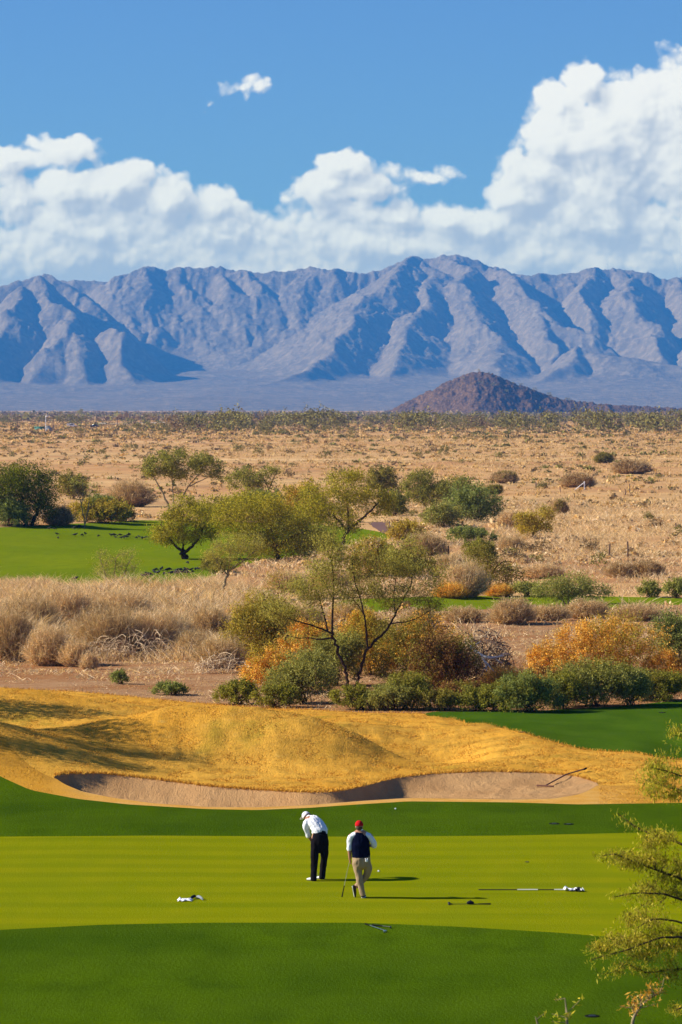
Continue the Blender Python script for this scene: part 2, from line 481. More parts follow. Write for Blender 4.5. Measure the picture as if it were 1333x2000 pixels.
GT = curve([(-660, 1080), (-400, 1040), (0, 1030), (100, 1025), (200, 1020), (270, 1016), (400, 1017), (600, 1024), (690, 1030), (740, 1038), (768, 1047)], 4)
n = len(cols)
Yb = {}
for nm, c in dict(B1=B1, B2=B2, B3=B3, BB=BB, BT=BT, FB=FB, FT=FT, SB=SB, ST=ST, GB=GB, GT=GT).items():
    Yb[nm] = ray_Y(cols, c)
for nm, c in dict(FB=FB, FT=FT).items(): Yb[nm] = FPX * (CAMZ - .02) / (c - HORIZ)
inb = (cols > BNL) & (cols < BNR)
Yb['BB'] = np.where(inb, Yb['BB'], Yb['B3'] + .6 * (Yb['FB'] - Yb['B3']) * .12)
Yb['BT'] = np.where(inb, np.maximum(Yb['BT'], Yb['BB']), Yb['BB'])
# make the dry strip in front of the bunker join smoothly beside it
aL, aR = np.searchsorted(cols, BNL), np.searchsorted(cols, BNR) - 1
for i in range(n):
    if cols[i] <= BNL:
        t = min(1, (BNL - cols[i]) / 200); Yb['BB'][i] = Yb['BT'][i] = Yb['BB'][aL + 1] * (1 - t) + (Yb['B3'][i] + 6) * t
    if cols[i] >= BNR:
        t = min(1, (cols[i] - BNR) / 200); Yb['BB'][i] = Yb['BT'][i] = Yb['BB'][aR] * (1 - t) + (Yb['B3'][i] + 6) * t
Yb['BB'] = np.maximum(Yb['BB'], Yb['B3'] + .2); Yb['BT'] = np.maximum(Yb['BT'], Yb['BB'])
Yb['FB'] = np.maximum(Yb['FB'], Yb['BT'] + 2)
Yb['FT'] = np.where(cols > 828, np.maximum(Yb['FT'], Yb['FB']), Yb['FB'])
ok = (cols > 640) & (cols < 2600)
Yb['ST'] = np.where(ok, np.maximum(Yb['ST'], Yb['SB']), Yb['SB'])
SBm = ~ok
Yb['SB'] = np.where(SBm, 205, Yb['SB']); Yb['ST'] = np.where(SBm, 205, Yb['ST'])
ok = (cols > -660) & (cols < 768)
Yb['GB'] = np.where(ok, Yb['GB'], 330); Yb['GT'] = np.where(ok, np.maximum(Yb['GT'], Yb['GB']), 330)
Yb['GB'] = np.maximum(Yb['GB'], Yb['ST'] + 1); Yb['GT'] = np.maximum(Yb['GT'], Yb['GB'])
K = (cols - 666.5) / FPX

def strip(name, Ya, Yc, rows, mat, geo=False, zf=None):
    t = np.linspace(0, 1, rows + 1)[:, None]
    YY = Ya[None] * (Yc / Ya)[None] ** t if geo else Ya[None] + (Yc - Ya)[None] * t
    XX = YY * K[None]
    ZZ = Hgt(XX, YY)
    if zf is not None: ZZ = zf(XX, YY, ZZ, t)
    V = np.stack([XX, YY, ZZ], -1).reshape(-1, 3)
    i = np.arange(rows)[:, None] * n + np.arange(n - 1)[None]
    F = np.stack([i, i + 1, i + 1 + n, i + n], -1)
    keep = ((Yc - Ya)[:-1] + (Yc - Ya)[1:]) > 1e-4
    F = F[:, keep].reshape(-1, 4)
    used = np.zeros(len(V), bool); used[F.ravel()] = True
    idx = np.cumsum(used) - 1
    o = mesh_np(name, V[used], idx[F], mat, smooth=True)
    return tag(o, kind='structure')
Y0 = np.full(n, 6.0)
strip('rough', Y0, Yb['B1'], 60, M_ROUGH, True)
strip('putting_green', Yb['B1'], Yb['B2'], 30, M_PUTT)
strip('collar', Yb['B2'], Yb['B3'], 24, M_ROUGH)
strip('bunker_front_lip', Yb['B3'], Yb['BB'], 8, M_LIP)
bi = inb.astype(float)
def bunk(X, Y, Z, t):
    d = np.clip((cols - BNL) / 34, 0, 1) * np.clip((BNR - cols) / 160, 0, 1)
    d = (1 - (1 - d) ** 2)[None] * (.62 - .38 * np.clip((cols - 740) / 300, 0, 1))[None]
    d = d * (1 - .25 * np.exp(-((cols - 690) / 60) ** 2))[None]
    s1 = np.clip(t / .42, 0, 1); s1 = s1 * s1 * (3 - 2 * s1)
    s2 = np.clip((1 - t) / .30, 0, 1); s2 = 1 - (1 - s2) ** 1.6
    Zl = Z[0][None] * (1 - t) + Z[-1][None] * t
    rip = .035 * fbm(X * 1.6, Y * 1.1, 3, 77) * np.minimum(s1, s2)
    return Zl - d * s1 * s2 + rip
strip('bunker', Yb['BB'], Yb['BT'], 70, M_SAND, zf=bunk)
strip('dry_grass_mounds', Yb['BT'], Yb['FB'], 150, M_DRY, zf=lambda X, Y, Z, t: Z + np.minimum(t, 1 - t).clip(0, .05) * 20 * .035 * fbm(X * 1.3, Y * 1.3, 3, 41))
strip('fairway', Yb['FB'], Yb['FT'], 30, M_FAIR)
strip('desert_floor', Yb['FT'], Yb['SB'], 140, M_DIRT, True)
strip('fairway_strip', Yb['SB'], Yb['ST'], 10, M_FARG)
strip('desert_clearing', Yb['ST'], Yb['GB'], 60, M_DES, True)
strip('practice_green', Yb['GB'], Yb['GT'], 50, M_FARG)
strip('desert_plain', Yb['GT'], np.full(n, 14500.0), 300, M_DES, True)
# ------------------------------------------------------------------ mountain range
def wp(px, py, Y): return ((px - 666.5) / FPX * Y, Y, CAMZ + (HORIZ - py) / FPX * Y)
D = 13500.0
crest = [(-1500, 560), (-1100, 520), (-800, 575), (-500, 540), (-250, 580), (-120, 575), (0, 562), (60, 545), (200, 552), (240, 532), (272, 519), (300, 524), (330, 528), (350, 523), (395, 522), (440, 517), (470, 528), (520, 534), (560, 530), (600, 523),
         (650, 528), (700, 533), (750, 524), (790, 508), (820, 498), (855, 500), (900, 500), (940, 508), (965, 518), (985, 534), (1020, 540), (1080, 538), (1130, 532), (1165, 521), (1190, 527), (1212, 520), (1250, 530), (1300, 543), (1333, 546),
         (1400, 530), (1500, 560), (1650, 520), (1850, 560), (2100, 530), (2500, 570), (3000, 560)]
RID = []                                            # each: list of world points, side slope
RID.append(([wp(a, b, D + 500) for a, b in crest], .95))
def rd(pts, s=.85): RID.append(([wp(*p) for p in pts], s))
rd([(-260, 640, 12900), (-120, 600, 13100), (0, 562, 13300), (82, 534, 13350), (100, 541, 13320), (125, 560, 13280), (160, 590, 13200), (200, 625, 13080), (245, 668, 12900), (285, 712, 12700), (315, 745, 12500)], .85)
rd([(82, 536, 13000), (105, 575, 12820), (130, 610, 12650), (133, 640, 12480), (150, 690, 12280), (170, 735, 12120), (195, 780, 12000)], .9)
rd([(60, 560, 12900), (30, 610, 12600), (10, 660, 12350), (-10, 720, 12100), (-20, 770, 12000)], .9)
rd([(133, 640, 12480), (100, 690, 12250), (75, 740, 12080), (60, 785, 11950)], .95)
rd([(215, 640, 12500), (225, 690, 12300), (260, 735, 12120), (275, 770, 12020)], .9)
rd([(272, 520, 13950), (290, 560, 13800), (305, 605, 13650), (322, 650, 13480)], .72)
rd([(225, 540, 13950), (240, 590, 13750), (270, 630, 13550)], .7)
rd([(350, 524, 14000), (365, 565, 13850), (385, 600, 13700)], .62)
rd([(440, 518, 14000), (445, 560, 13850), (460, 590, 13750), (470, 625, 13600)], .68)
rd([(500, 531, 14000), (512, 565, 13850)], .6)
rd([(600, 524, 14000), (597, 560, 13850), (590, 600, 13700), (578, 632, 13550)], .66)
rd([(650, 530, 14000), (655, 570, 13820)], .6)
# the long shoulder that falls left towards the valley mouth
rd([(820, 498, 14000), (775, 530, 13700), (735, 570, 13400), (700, 610, 13100), (665, 655, 12800), (640, 690, 12550), (600, 722, 12300), (545, 748, 12050), (500, 757, 11900)], .62)
rd([(850, 502, 14000), (845, 550, 13650), (822, 610, 13200), (802, 655, 12850), (790, 700, 12500), (775, 745, 12250), (765, 785, 12050)], .72)
rd([(900, 502, 14000), (905, 560, 13550), (930, 620, 13100), (960, 670, 12700), (965, 720, 12350), (960, 770, 12100)], .75)
rd([(962, 518, 14000), (1000, 560, 13650), (1045, 600, 13300), (1060, 625, 13100), (1075, 690, 12700), (1040, 740, 12350)], .8)
rd([(1000, 575, 13550), (1060, 605, 13250), (1100, 640, 13000), (1150, 655, 12900)], .8)
rd([(1212, 520, 14000), (1225, 560, 13750), (1258, 600, 13450), (1280, 650, 13100), (1300, 700, 12750)], .9)
rd([(1165, 522, 14000), (1150, 570, 13700), (1175, 620, 13400)], .9)
rd([(1130, 676, 12500), (1170, 690, 12420), (1240, 700, 12350), (1333, 720, 12250), (1500, 700, 12300)], .6)
rd([(1130, 676, 12500), (1090, 710, 12300), (1050, 745, 12150), (1010, 780, 12020)], .7)
rd([(1333, 546, 14000), (1345, 610, 13500), (1360, 670, 13000), (1380, 740, 12400)], .9)
for q in range(14):                                 # spurs beyond the frame on both sides
    a = [-1400 + q * 150, 1450 + (q - 7) * 150][q > 6]
    rd([(a, 560, 13950), (a + 40, 620, 13400), (a + 10, 690, 12800), (a - 30, 770, 12150)], .85)
gx = np.concatenate([np.linspace(-5400, -2300, 70), np.linspace(-2260, 2260, 820), np.linspace(2300, 5600, 70)])
gy = np.concatenate([np.linspace(9000, 11500, 30), np.linspace(11520, 14100, 360), np.linspace(14120, 15600, 40)])
XX, YY = np.meshgrid(gx, gy)
wx = XX + 55 * fbm(XX / 420, YY / 420, 4, 3, .45); wy = YY + 75 * fbm(XX / 420, YY / 420, 4, 23, .45)
base = np.interp(YY, [8800, 10000, 11000, 12000, 13000, 16000], [-30, 14, 42, 92, 150, 150]) + 14 * fbm(XX / 700, YY / 500, 3, 8)
H = np.full(XX.shape, -1e3)
for pts, sl in RID:
    for a, b in zip(pts[:-1], pts[1:]):
        ax, ay, az_ = a; bx, by, bz = b
        R_ = 1000
        i0, i1 = np.searchsorted(gx, [min(ax, bx) - R_, max(ax, bx) + R_]); j0, j1 = np.searchsorted(gy, [min(ay, by) - R_, max(ay, by) + R_])
        sx = wx[j0:j1, i0:i1]; sy = wy[j0:j1, i0:i1]
        L2 = (bx - ax) ** 2 + (by - ay) ** 2
        t = np.clip(((sx - ax) * (bx - ax) + (sy - ay) * (by - ay)) / L2, 0, 1)
        dd = np.hypot(sx - ax - t * (bx - ax), sy - ay - t * (by - ay))
        hh = az_ + t * (bz - az_) - sl * (np.sqrt(dd * dd + 140) - 12) * (1 - .2 * np.clip(dd / 900, 0, 1))
        Hs = H[j0:j1, i0:i1]
        H[j0:j1, i0:i1] = np.where(Hs < -900, hh, np.maximum(Hs, hh))
rel = np.clip((H - base) / 120, 0, 1)
g1 = ridged(XX / 230, YY / 330, 5, 61) - 1.0
g2 = ridged((XX + 25 * fbm(XX / 120, YY / 160, 3, 40)) / 75, YY / 330, 5, 12, .6) - 1.0
H = H + rel * (8 * g1 + 7 * g2) + rel * 3.5 * fbm(XX / 22, YY / 28, 3, 19)
kk = 16.0
Z = np.maximum(H, base) + kk * np.exp(-np.abs(H - base) / kk) * .5 + 1.2 * fbm(XX / 60, YY / 60, 3, 4)
ny_, nx_ = XX.shape
i = np.arange(ny_ - 1)[:, None] * nx_ + np.arange(nx_ - 1)[None]
F = np.stack([i, i + 1, i + 1 + nx_, i + nx_], -1).reshape(-1, 4)
m, k, o = mat_new('mountain_rock'); co = obco(k)
n1 = k.noise(co, .006, 5, .6); n2 = k.noise(co, .035, 7, .75)
col = k.mix(k.ss(n1, .35, .65), (.205, .160, .125, 1), (.155, .122, .095, 1))
col = k.mix(k.m('MULTIPLY', k.ss(n2, .45, .62), .7), col, (.33, .25, .19, 1))
col = k.mix(k.m('MULTIPLY', k.ss(n2, .50, .36), .6), col, (.19, .15, .12, 1))
principled(k, o, col, .95, n2, 1.0, 9, .1)
tag(mesh_np('mountains', np.stack([XX, YY, Z], -1).reshape(-1, 3), F, m, smooth=True), kind='structure')
MAXZ = float(Z.max())

# ------------------------------------------------------------------ dark butte on the plain
BY = 5000.0
bp = np.array([(720, 806), (765, 800), (800, 783), (840, 764), (880, 744), (905, 733), (925, 727), (950, 727), (975, 735), (1000, 747), (1030, 757), (1060, 769), (1095, 779), (1140, 786), (1190, 791), (1260, 795), (1333, 797), (1450, 801), (1600, 806)], float)
gx = np.linspace(25, 680, 520); gy = np.linspace(4780, 5300, 200)
XX, YY = np.meshgrid(gx, gy)
prof = np.interp(XX, (bp[:, 0] - 666.5) / FPX * BY, CAMZ + (HORIZ - bp[:, 1]) / FPX * BY)
g0 = Hgt(XX, YY)
hh = np.maximum(prof - 5.0, 0)
dist = np.abs(YY - BY - 10 * fbm(XX / 60, YY * 0, 2, 2))
Zb = 4.3 + hh - np.maximum(dist - 6, 0) * .50
Zb = Zb + 2.6 * fbm(XX / 15, YY / 15, 5, 90, .72) * np.clip((Zb - g0) / 8, 0, 1) - 1.5 * np.exp(-((XX - 200) / 25) ** 2) * 0
Zb = np.where(XX < 60, np.minimum(Zb, 4), Zb)
Zb = np.maximum(Zb, g0 - 2.5)
ny_, nx_ = XX.shape
i = np.arange(ny_ - 1)[:, None] * nx_ + np.arange(nx_ - 1)[None]
F = np.stack([i, i + 1, i + 1 + nx_, i + nx_], -1).reshape(-1, 4)
m, k, o = mat_new('butte_rock'); co = obco(k)
n1 = k.noise(co, .03, 4, .6); n2 = k.noise(co, .35, 5, .7)
col = k.mix(k.ss(n1, .35, .65), (.150, .085, .040, 1), (.105, .064, .034, 1))
col = k.mix(k.m('MULTIPLY', k.ss(n2, .50, .68), .8), col, (.30, .17, .10, 1))
col = k.mix(k.m('MULTIPLY', k.ss(n2, .50, .38), .7), col, (.05, .032, .026, 1))
principled(k, o, col, .95, n2, 1.0, 1.5, .1)
tag(mesh_np('hill', np.stack([XX, YY, Zb], -1).reshape(-1, 3), F, m, smooth=True), kind='structure')
def butte_z(x, y):
    a = int(np.clip(np.searchsorted(gx, x), 1, len(gx) - 1)); b = int(np.clip(np.searchsorted(gy, y), 1, len(gy) - 1))
    return float(Zb[b, a])
# ------------------------------------------------------------------ vegetation builders
RG = np.random.default_rng(11)
def foliage_mat(name, ca, cb, cc, tr=.35, pscale=.9, rnd=1.0, gain=1.0):
    ca, cb, cc = [tuple(min(.92, q * gain) for q in c[:3]) + (1,) for c in (ca, cb, cc)]
    """leaf colour varies leaf by leaf and clump by clump"""
    m, k, o = mat_new(name)
    co = obco(k)
    g = k.new('ShaderNodeNewGeometry').outputs['Random Per Island']
    n_ = k.noise(co, pscale, 3, .6)
    col = k.mix(k.ss(n_, .35, .65), ca, cb)
    col = k.mix(k.m('MULTIPLY', k.ss(g, .55, 1.0), rnd), col, cc)
    g2 = k.m('FRACT', k.m('MULTIPLY', g, 7.31))
    col = k.mix(1.0, col, k.mix(g2, (.45, .45, .45, 1), (1.5, 1.5, 1.5, 1)), 'MULTIPLY')
    d = k.new('ShaderNodeBsdfDiffuse'); t = k.new('ShaderNodeBsdfTranslucent')
    k.put(d.inputs[0], col); k.put(t.inputs[0], k.mix(1.0, col, (1.1, 1.0, .6, 1), 'MULTIPLY'))
    mx_ = k.new('ShaderNodeMixShader'); mx_.inputs[0].default_value = tr
    k.l.new(d.outputs[0], mx_.inputs[1]); k.l.new(t.outputs[0], mx_.inputs[2]); k.l.new(mx_.outputs[0], o.inputs[0])
    return m
def bark_mat(name, ca, cb, sc=18):
    m, k, o = mat_new(name); co = obco(k)
    n_ = k.noise(k.scale(co, (1, 1, .3)), sc, 4, .7)
    principled(k, o, k.mix(k.ss(n_, .35, .65), ca, cb), .9, n_, .8, .02)
    return m
FM = dict(
 saltbush=foliage_mat('leaf_saltbush', (.35, .34, .085, 1), (.26, .26, .06, 1), (.53, .49, .15, 1), .45),
 fresh=foliage_mat('leaf_fresh', (.30, .29, .055, 1), (.21, .215, .038, 1), (.44, .40, .09, 1), .45),
 green=foliage_mat('leaf_green', (.29, .28, .04, 1), (.20, .205, .026, 1), (.45, .40, .08, 1), .45),
 bluegreen=foliage_mat('leaf_bluegreen', (.26, .295, .08, 1), (.185, .22, .05, 1), (.39, .42, .13, 1), .45),
 olive=foliage_mat('leaf_olive', (.29, .25, .045, 1), (.20, .18, .030, 1), (.42, .34, .08, 1), .4),
 yellow=foliage_mat('leaf_yellow', (.50, .38, .045, 1), (.38, .31, .040, 1), (.66, .48, .10, 1), .4),
 gold=foliage_mat('leaf_gold', (.84, .46, .065, 1), (.66, .34, .045, 1), (.92, .64, .19, 1), .3),
 mesquite=foliage_mat('leaf_mesquite', (.43, .37, .036, 1), (.32, .29, .026, 1), (.60, .48, .07, 1), .5),
 palo=foliage_mat('leaf_palo_verde', (.43, .39, .085, 1), (.33, .32, .065, 1), (.58, .50, .13, 1), .5),
 dark=foliage_mat('leaf_dark', (.18, .19, .016, 1), (.10, .12, .010, 1), (.30, .29, .03, 1), .35, .5),
 russet=foliage_mat('leaf_russet', (.24, .12, .04, 1), (.15, .07, .025, 1), (.42, .24, .08, 1)),
 tan=foliage_mat('leaf_straw', (.74, .54, .31, 1), (.62, .43, .22, 1), (.84, .68, .46, 1), .4, .3),
 grey=foliage_mat('leaf_grey_brush', (.60, .42, .21, 1), (.46, .31, .15, 1), (.78, .61, .38, 1), .35),
 scrub=foliage_mat('leaf_desert_scrub', (.66, .44, .18, 1), (.54, .35, .13, 1), (.74, .54, .27, 1), .3, .04),
 scrubg=foliage_mat('leaf_creosote', (.25, .22, .06, 1), (.18, .16, .042, 1), (.36, .30, .10, 1), .2, .04),
 scrubr=foliage_mat('leaf_bursage', (.32, .225, .11, 1), (.25, .17, .08, 1), (.42, .31, .17, 1), .25, .04),
 near=foliage_mat('leaf_foreground', (.46, .42, .04, 1), (.36, .35, .03, 1), (.74, .58, .10, 1), .55, 1.5),
)
BARK = bark_mat('bark_dark', (.085, .05, .032, 1), (.045, .027, .018, 1))
BARKP = bark_mat('bark_pale', (.30, .235, .13, 1), (.19, .15, .085, 1))
BARKR = bark_mat('bark_reddish', (.13, .065, .04, 1), (.065, .035, .022, 1))
DEADW = bark_mat('dead_wood', (.74, .56, .36, 1), (.58, .41, .24, 1), 30)
WHITEW = bark_mat('bleached_wood', (.82, .76, .68, 1), (.66, .58, .48, 1), 30)
GREYW = bark_mat('grey_twigs', (.20, .145, .115, 1), (.11, .075, .06, 1), 30)

def unit(v): return v / np.maximum(np.linalg.norm(v, axis=-1, keepdims=True), 1e-9)
def leaves(C_, size, aspect=2.2, droop=0.0, up=None, rg=None, jit=.35):
    """rhombic leaf faces about centres C_: (V, F)"""
    rg = rg or RG
    m = len(C_)
    ax = unit(rg.normal(size=(m, 3)) + np.array([0, 0, -droop]))
    if up is not None: ax = unit(ax + up)
    b = unit(np.cross(ax, rg.normal(size=(m, 3))))
    s = size * (1 + jit * rg.uniform(-1, 1, (m, 1)))
    L = ax * s; Wd = b * s / aspect
    V = np.stack([C_ - L * .5, C_ + Wd * .5, C_ + L * .5, C_ - Wd * .5], 1).reshape(-1, 3)
    return V, np.arange(4 * m).reshape(-1, 4)
def blades(B, T, width, bend=None):
    """two-segment tapering stalks from base B to tip T"""
    m = len(B); d = T - B
    side = unit(np.cross(d, RG.normal(size=(m, 3)))) * np.asarray(width).reshape(-1, 1) * .5
    M_ = B + d * .55 + (bend if bend is not None else 0)
    V = np.stack([B - side, B + side, M_ + side * .8, M_ - side * .8, T], 1).reshape(-1, 3)
    i = np.arange(m)[:, None] * 5
    Q = np.concatenate([i, i + 1, i + 2, i + 3], 1); Tt = np.concatenate([i + 3, i + 2, i + 4], 1)
    return V, Q, Tt
def tube(P, R, sides=5):
    P = np.asarray(P, float); R = np.asarray(R, float); m = len(P)
    T = np.gradient(P, axis=0); T = unit(T)
    ref = np.array([.3, .9, .1]); 
    a = unit(np.cross(T, ref)); b = np.cross(T, a)
    th = np.arange(sides) / sides * 2 * np.pi
    V = P[:, None] + R[:, None, None] * (np.cos(th)[None, :, None] * a[:, None] + np.sin(th)[None, :, None] * b[:, None])
    V = V.reshape(-1, 3)
    i = np.arange(m - 1)[:, None] * sides; j = np.arange(sides)[None]; j2 = (j + 1) % sides
    F = np.stack([i + j, i + j2, i + sides + j2, i + sides + j], -1).reshape(-1, 4)
    return V, F
class MB:
    def __init__(s): s.V = []; s.F = {}; s.n = 0
    def add(s, V, *Fs):
        V = np.asarray(V, float)
        for F in Fs:
            F = np.asarray(F)
            if len(F): s.F.setdefault(F.shape[1], []).append(F + s.n)
        s.V.append(V); s.n += len(V)
        return s
    def build(s, name, mat, parent=None, smooth=False, off=None):
        V = np.concatenate(s.V)
        if off is not None: V = V - np.asarray(off)
        return mesh_np(name, V, [np.concatenate(f) for f in s.F.values()], mat, parent, smooth)
def smooth_path(P, k=3):
    P = np.asarray(P, float)
    if len(P) < 3: return P
    t = np.arange(len(P)); tt = np.linspace(0, len(P) - 1, (len(P) - 1) * k + 1)
    Q = np.stack([np.interp(tt, t, P[:, i]) for i in range(3)], 1)
    for _ in range(2): Q[1:-1] = (Q[:-2] + 2 * Q[1:-1] + Q[2:]) / 4
    return Q

def empty(name, loc, label=None, cat=None, group=None):
    o = bpy.data.objects.new(name, None); COL.objects.link(o)
    o.location = loc; o.empty_display_size = .3
    return tag(o, label, cat, group)

# ---- rounded shrub of leaf sprigs on twigs. local frame, base at origin, w wide, h tall
def shrub_mesh(w_, h_, kind, rg, nl=2600, leaf=.07, lobes=9, dpt=.7, aspect=2.0, droop=0, clump=False):
    d_ = w_ * dpt
    cs = []; rs = []
    for i in range(lobes):
        a = rg.uniform(0, 2 * np.pi); r = math.sqrt(rg.uniform(0, 1)) * .62
        hh = (rg.uniform(.34, .74) if i % 3 else rg.uniform(.12, .3)) * (1 - .35 * r)
        cs.append((math.cos(a) * r * w_ / 2, math.sin(a) * r * d_ / 2, h_ * hh))
        q = rg.uniform(.26, .44)
        rs.append((w_ * q * .85, d_ * q * .85, h_ * rg.uniform(.30, .46)))
    cs.append((0, 0, h_ * .35)); rs.append((w_ * .46, d_ * .46, h_ * .40))
    cs = np.array(cs); rs = np.array(rs)
    q9 = 26 if clump else 9
    nsp = max(8, nl // q9)
    pk = rg.integers(0, len(cs), nsp)
    dr = unit(rg.normal(size=(nsp, 3)) * np.array([1, 1, .9])); dr[:, 2] = np.where(dr[:, 2] < -.5, -dr[:, 2], dr[:, 2])
    rad = rg.uniform(.45, 1, (nsp, 1)) ** .5
    P = cs[pk] + dr * rs[pk] * rad
    P += .05 * h_ * rg.normal(size=P.shape)
    kc = P[rg.integers(0, nsp, max(6, int(10 + w_ * h_ * 5)))]; nk = np.argmin(((P[:, None] - kc[None]) ** 2).sum(2), 1); P = P + (kc[nk] - P) * rg.uniform(.15, .6, (nsp, 1))
    P[:, 2] = np.abs(P[:, 2]) * .97 + .03 * h_
    # sprigs: leaves strung along a short shoot that points outward and up
    sh = unit(dr + np.array([0, 0, .7]) + .4 * rg.normal(size=dr.shape)) * (h_ * .14)
    t = rg.uniform(0, 1, (nsp, q9, 1))
    C_ = P[:, None] + sh[:, None] * t * (.9 if clump else 1.5) + rg.normal(size=(nsp, q9, 3)) * leaf * (.95 if clump else .55)
    C_ = C_.reshape(-1, 3); C_[:, 2] = np.maximum(C_[:, 2], .02)
    V, F = leaves(C_, leaf, aspect, droop, rg=rg)
    lf = MB().add(V, F)
    st = MB()
    ns = min(26, 8 + int(w_ * 5))
    for i in range(ns):
        e = P[rg.integers(0, nsp)]
        b = np.array([rg.normal() * w_ * .07, rg.normal() * d_ * .07, -.05])
        mid = (b + e) / 2 + np.array([0, 0, .12 * h_])
        pth = smooth_path([b, mid, e], 3)
        V, F = tube(pth, np.linspace(.018, .004, len(pth)), 4)
        st.add(V, F)
    return lf, st
# ---- brush of dry stalks fanning from the base
def brush_mesh(w_, h_, rg, n_=500, wid=.02, dpt=.7, droopy=.25, twig=2):
    a = rg.uniform(0, 2 * np.pi, n_); r = np.sqrt(rg.uniform(0, 1, n_))
    B = np.stack([np.cos(a) * r * w_ * .26, np.sin(a) * r * w_ * dpt * .26, np.full(n_, -.03)], 1)
    ph = rg.uniform(0, 1, n_) ** .75 * 1.35; a2 = a + rg.normal(size=n_) * .6
    L = rg.uniform(.5, 1.0, n_)
    T = np.stack([np.cos(a2) * np.sin(ph) * w_ * .5 * L * 1.1, np.sin(a2) * np.sin(ph) * w_ * dpt * .5 * L * 1.1, np.cos(ph) * h_ * L], 1)
    T[:, :2] += B[:, :2] * .6; T[:, 2] = np.maximum(T[:, 2], .05)
    bd = np.stack([rg.normal(size=n_) * .04 * w_, rg.normal(size=n_) * .04 * w_, np.abs(T[:, 2]) * droopy * rg.uniform(.3, 1, n_)], 1)
    m_ = MB()
    V, Q, Tt = blades(B, T, wid, bd); m_.add(V, Q, Tt)
    for k_ in range(twig):
        t = rg.uniform(.45, .95, (n_, 1)); P = B + (T - B) * t + bd * .5
        e = P + unit(T - B + rg.normal(size=T.shape) * .9 * np.linalg.norm(T - B, axis=1, keepdims=True)) * h_ * .22 * rg.uniform(.4, 1, (n_, 1))
        e[:, 2] = np.maximum(e[:, 2], .03)
        V, Q, Tt = blades(P, e, wid * .7); m_.add(V, Q, Tt)
    return m_

def shrub(px, py, wpx, hpx, kind, name, label, cat='shrub', group=None, style='leaf', nl=None, leaf=None, seed=0, dpt=.7, accent=None, stalk=None, Y=None, **kw):
    if Y is None: X, Y, z = at(px, py)
    else:
        X = (px - 666.5) / FPX * Y; z = hz(X, Y)
    s_ = pxm(Y); w_, h_ = wpx * s_, hpx * s_
    rg = np.random.default_rng(int(px * 7 + py * 13 + seed))
    root = empty(name, (X, Y, z), label, cat, group)
    fp = s_ * 1.95                                   # size of one final pixel there
    if style == 'leaf':
        leaf = leaf or max(.055, fp * 1.8)
        nl = int(min(24000, (2.0 if kind == 'gold' else 3.0) * w_ * h_ * 2.0 / (leaf * leaf / 4.0)))
        lf, st = shrub_mesh(w_, h_, kind, rg, nl, leaf, lobes=int(7 + w_ * 2.5), dpt=dpt, clump=kind == 'gold', **kw)
        lf.build('foliage', FM[kind], root); st.build('stems', stalk or BARKR, root)
        if accent:
            n2 = nl // 2 if accent == 'gold' else nl // 3
            lf, st = shrub_mesh(w_ * .97, h_ * 1.02, accent, rg, n2, leaf, lobes=5, dpt=dpt, clump=accent == 'gold')
            lf.build('blossom' if accent == 'gold' else 'new_growth', FM[accent], root)
    else:
        n_ = nl or int(min(3200, 400 + 520 * w_ * h_))
        brush_mesh(w_, h_, rg, n_, max(.014, fp * .42), dpt, **kw).build('stalks', FM[kind], root)
        if accent:
            lf, st = shrub_mesh(w_ * .9, h_ * .9, accent, rg, n_, max(.045, fp * 1.2), lobes=6, dpt=dpt)
            lf.build('foliage', FM[accent], root)
    return root

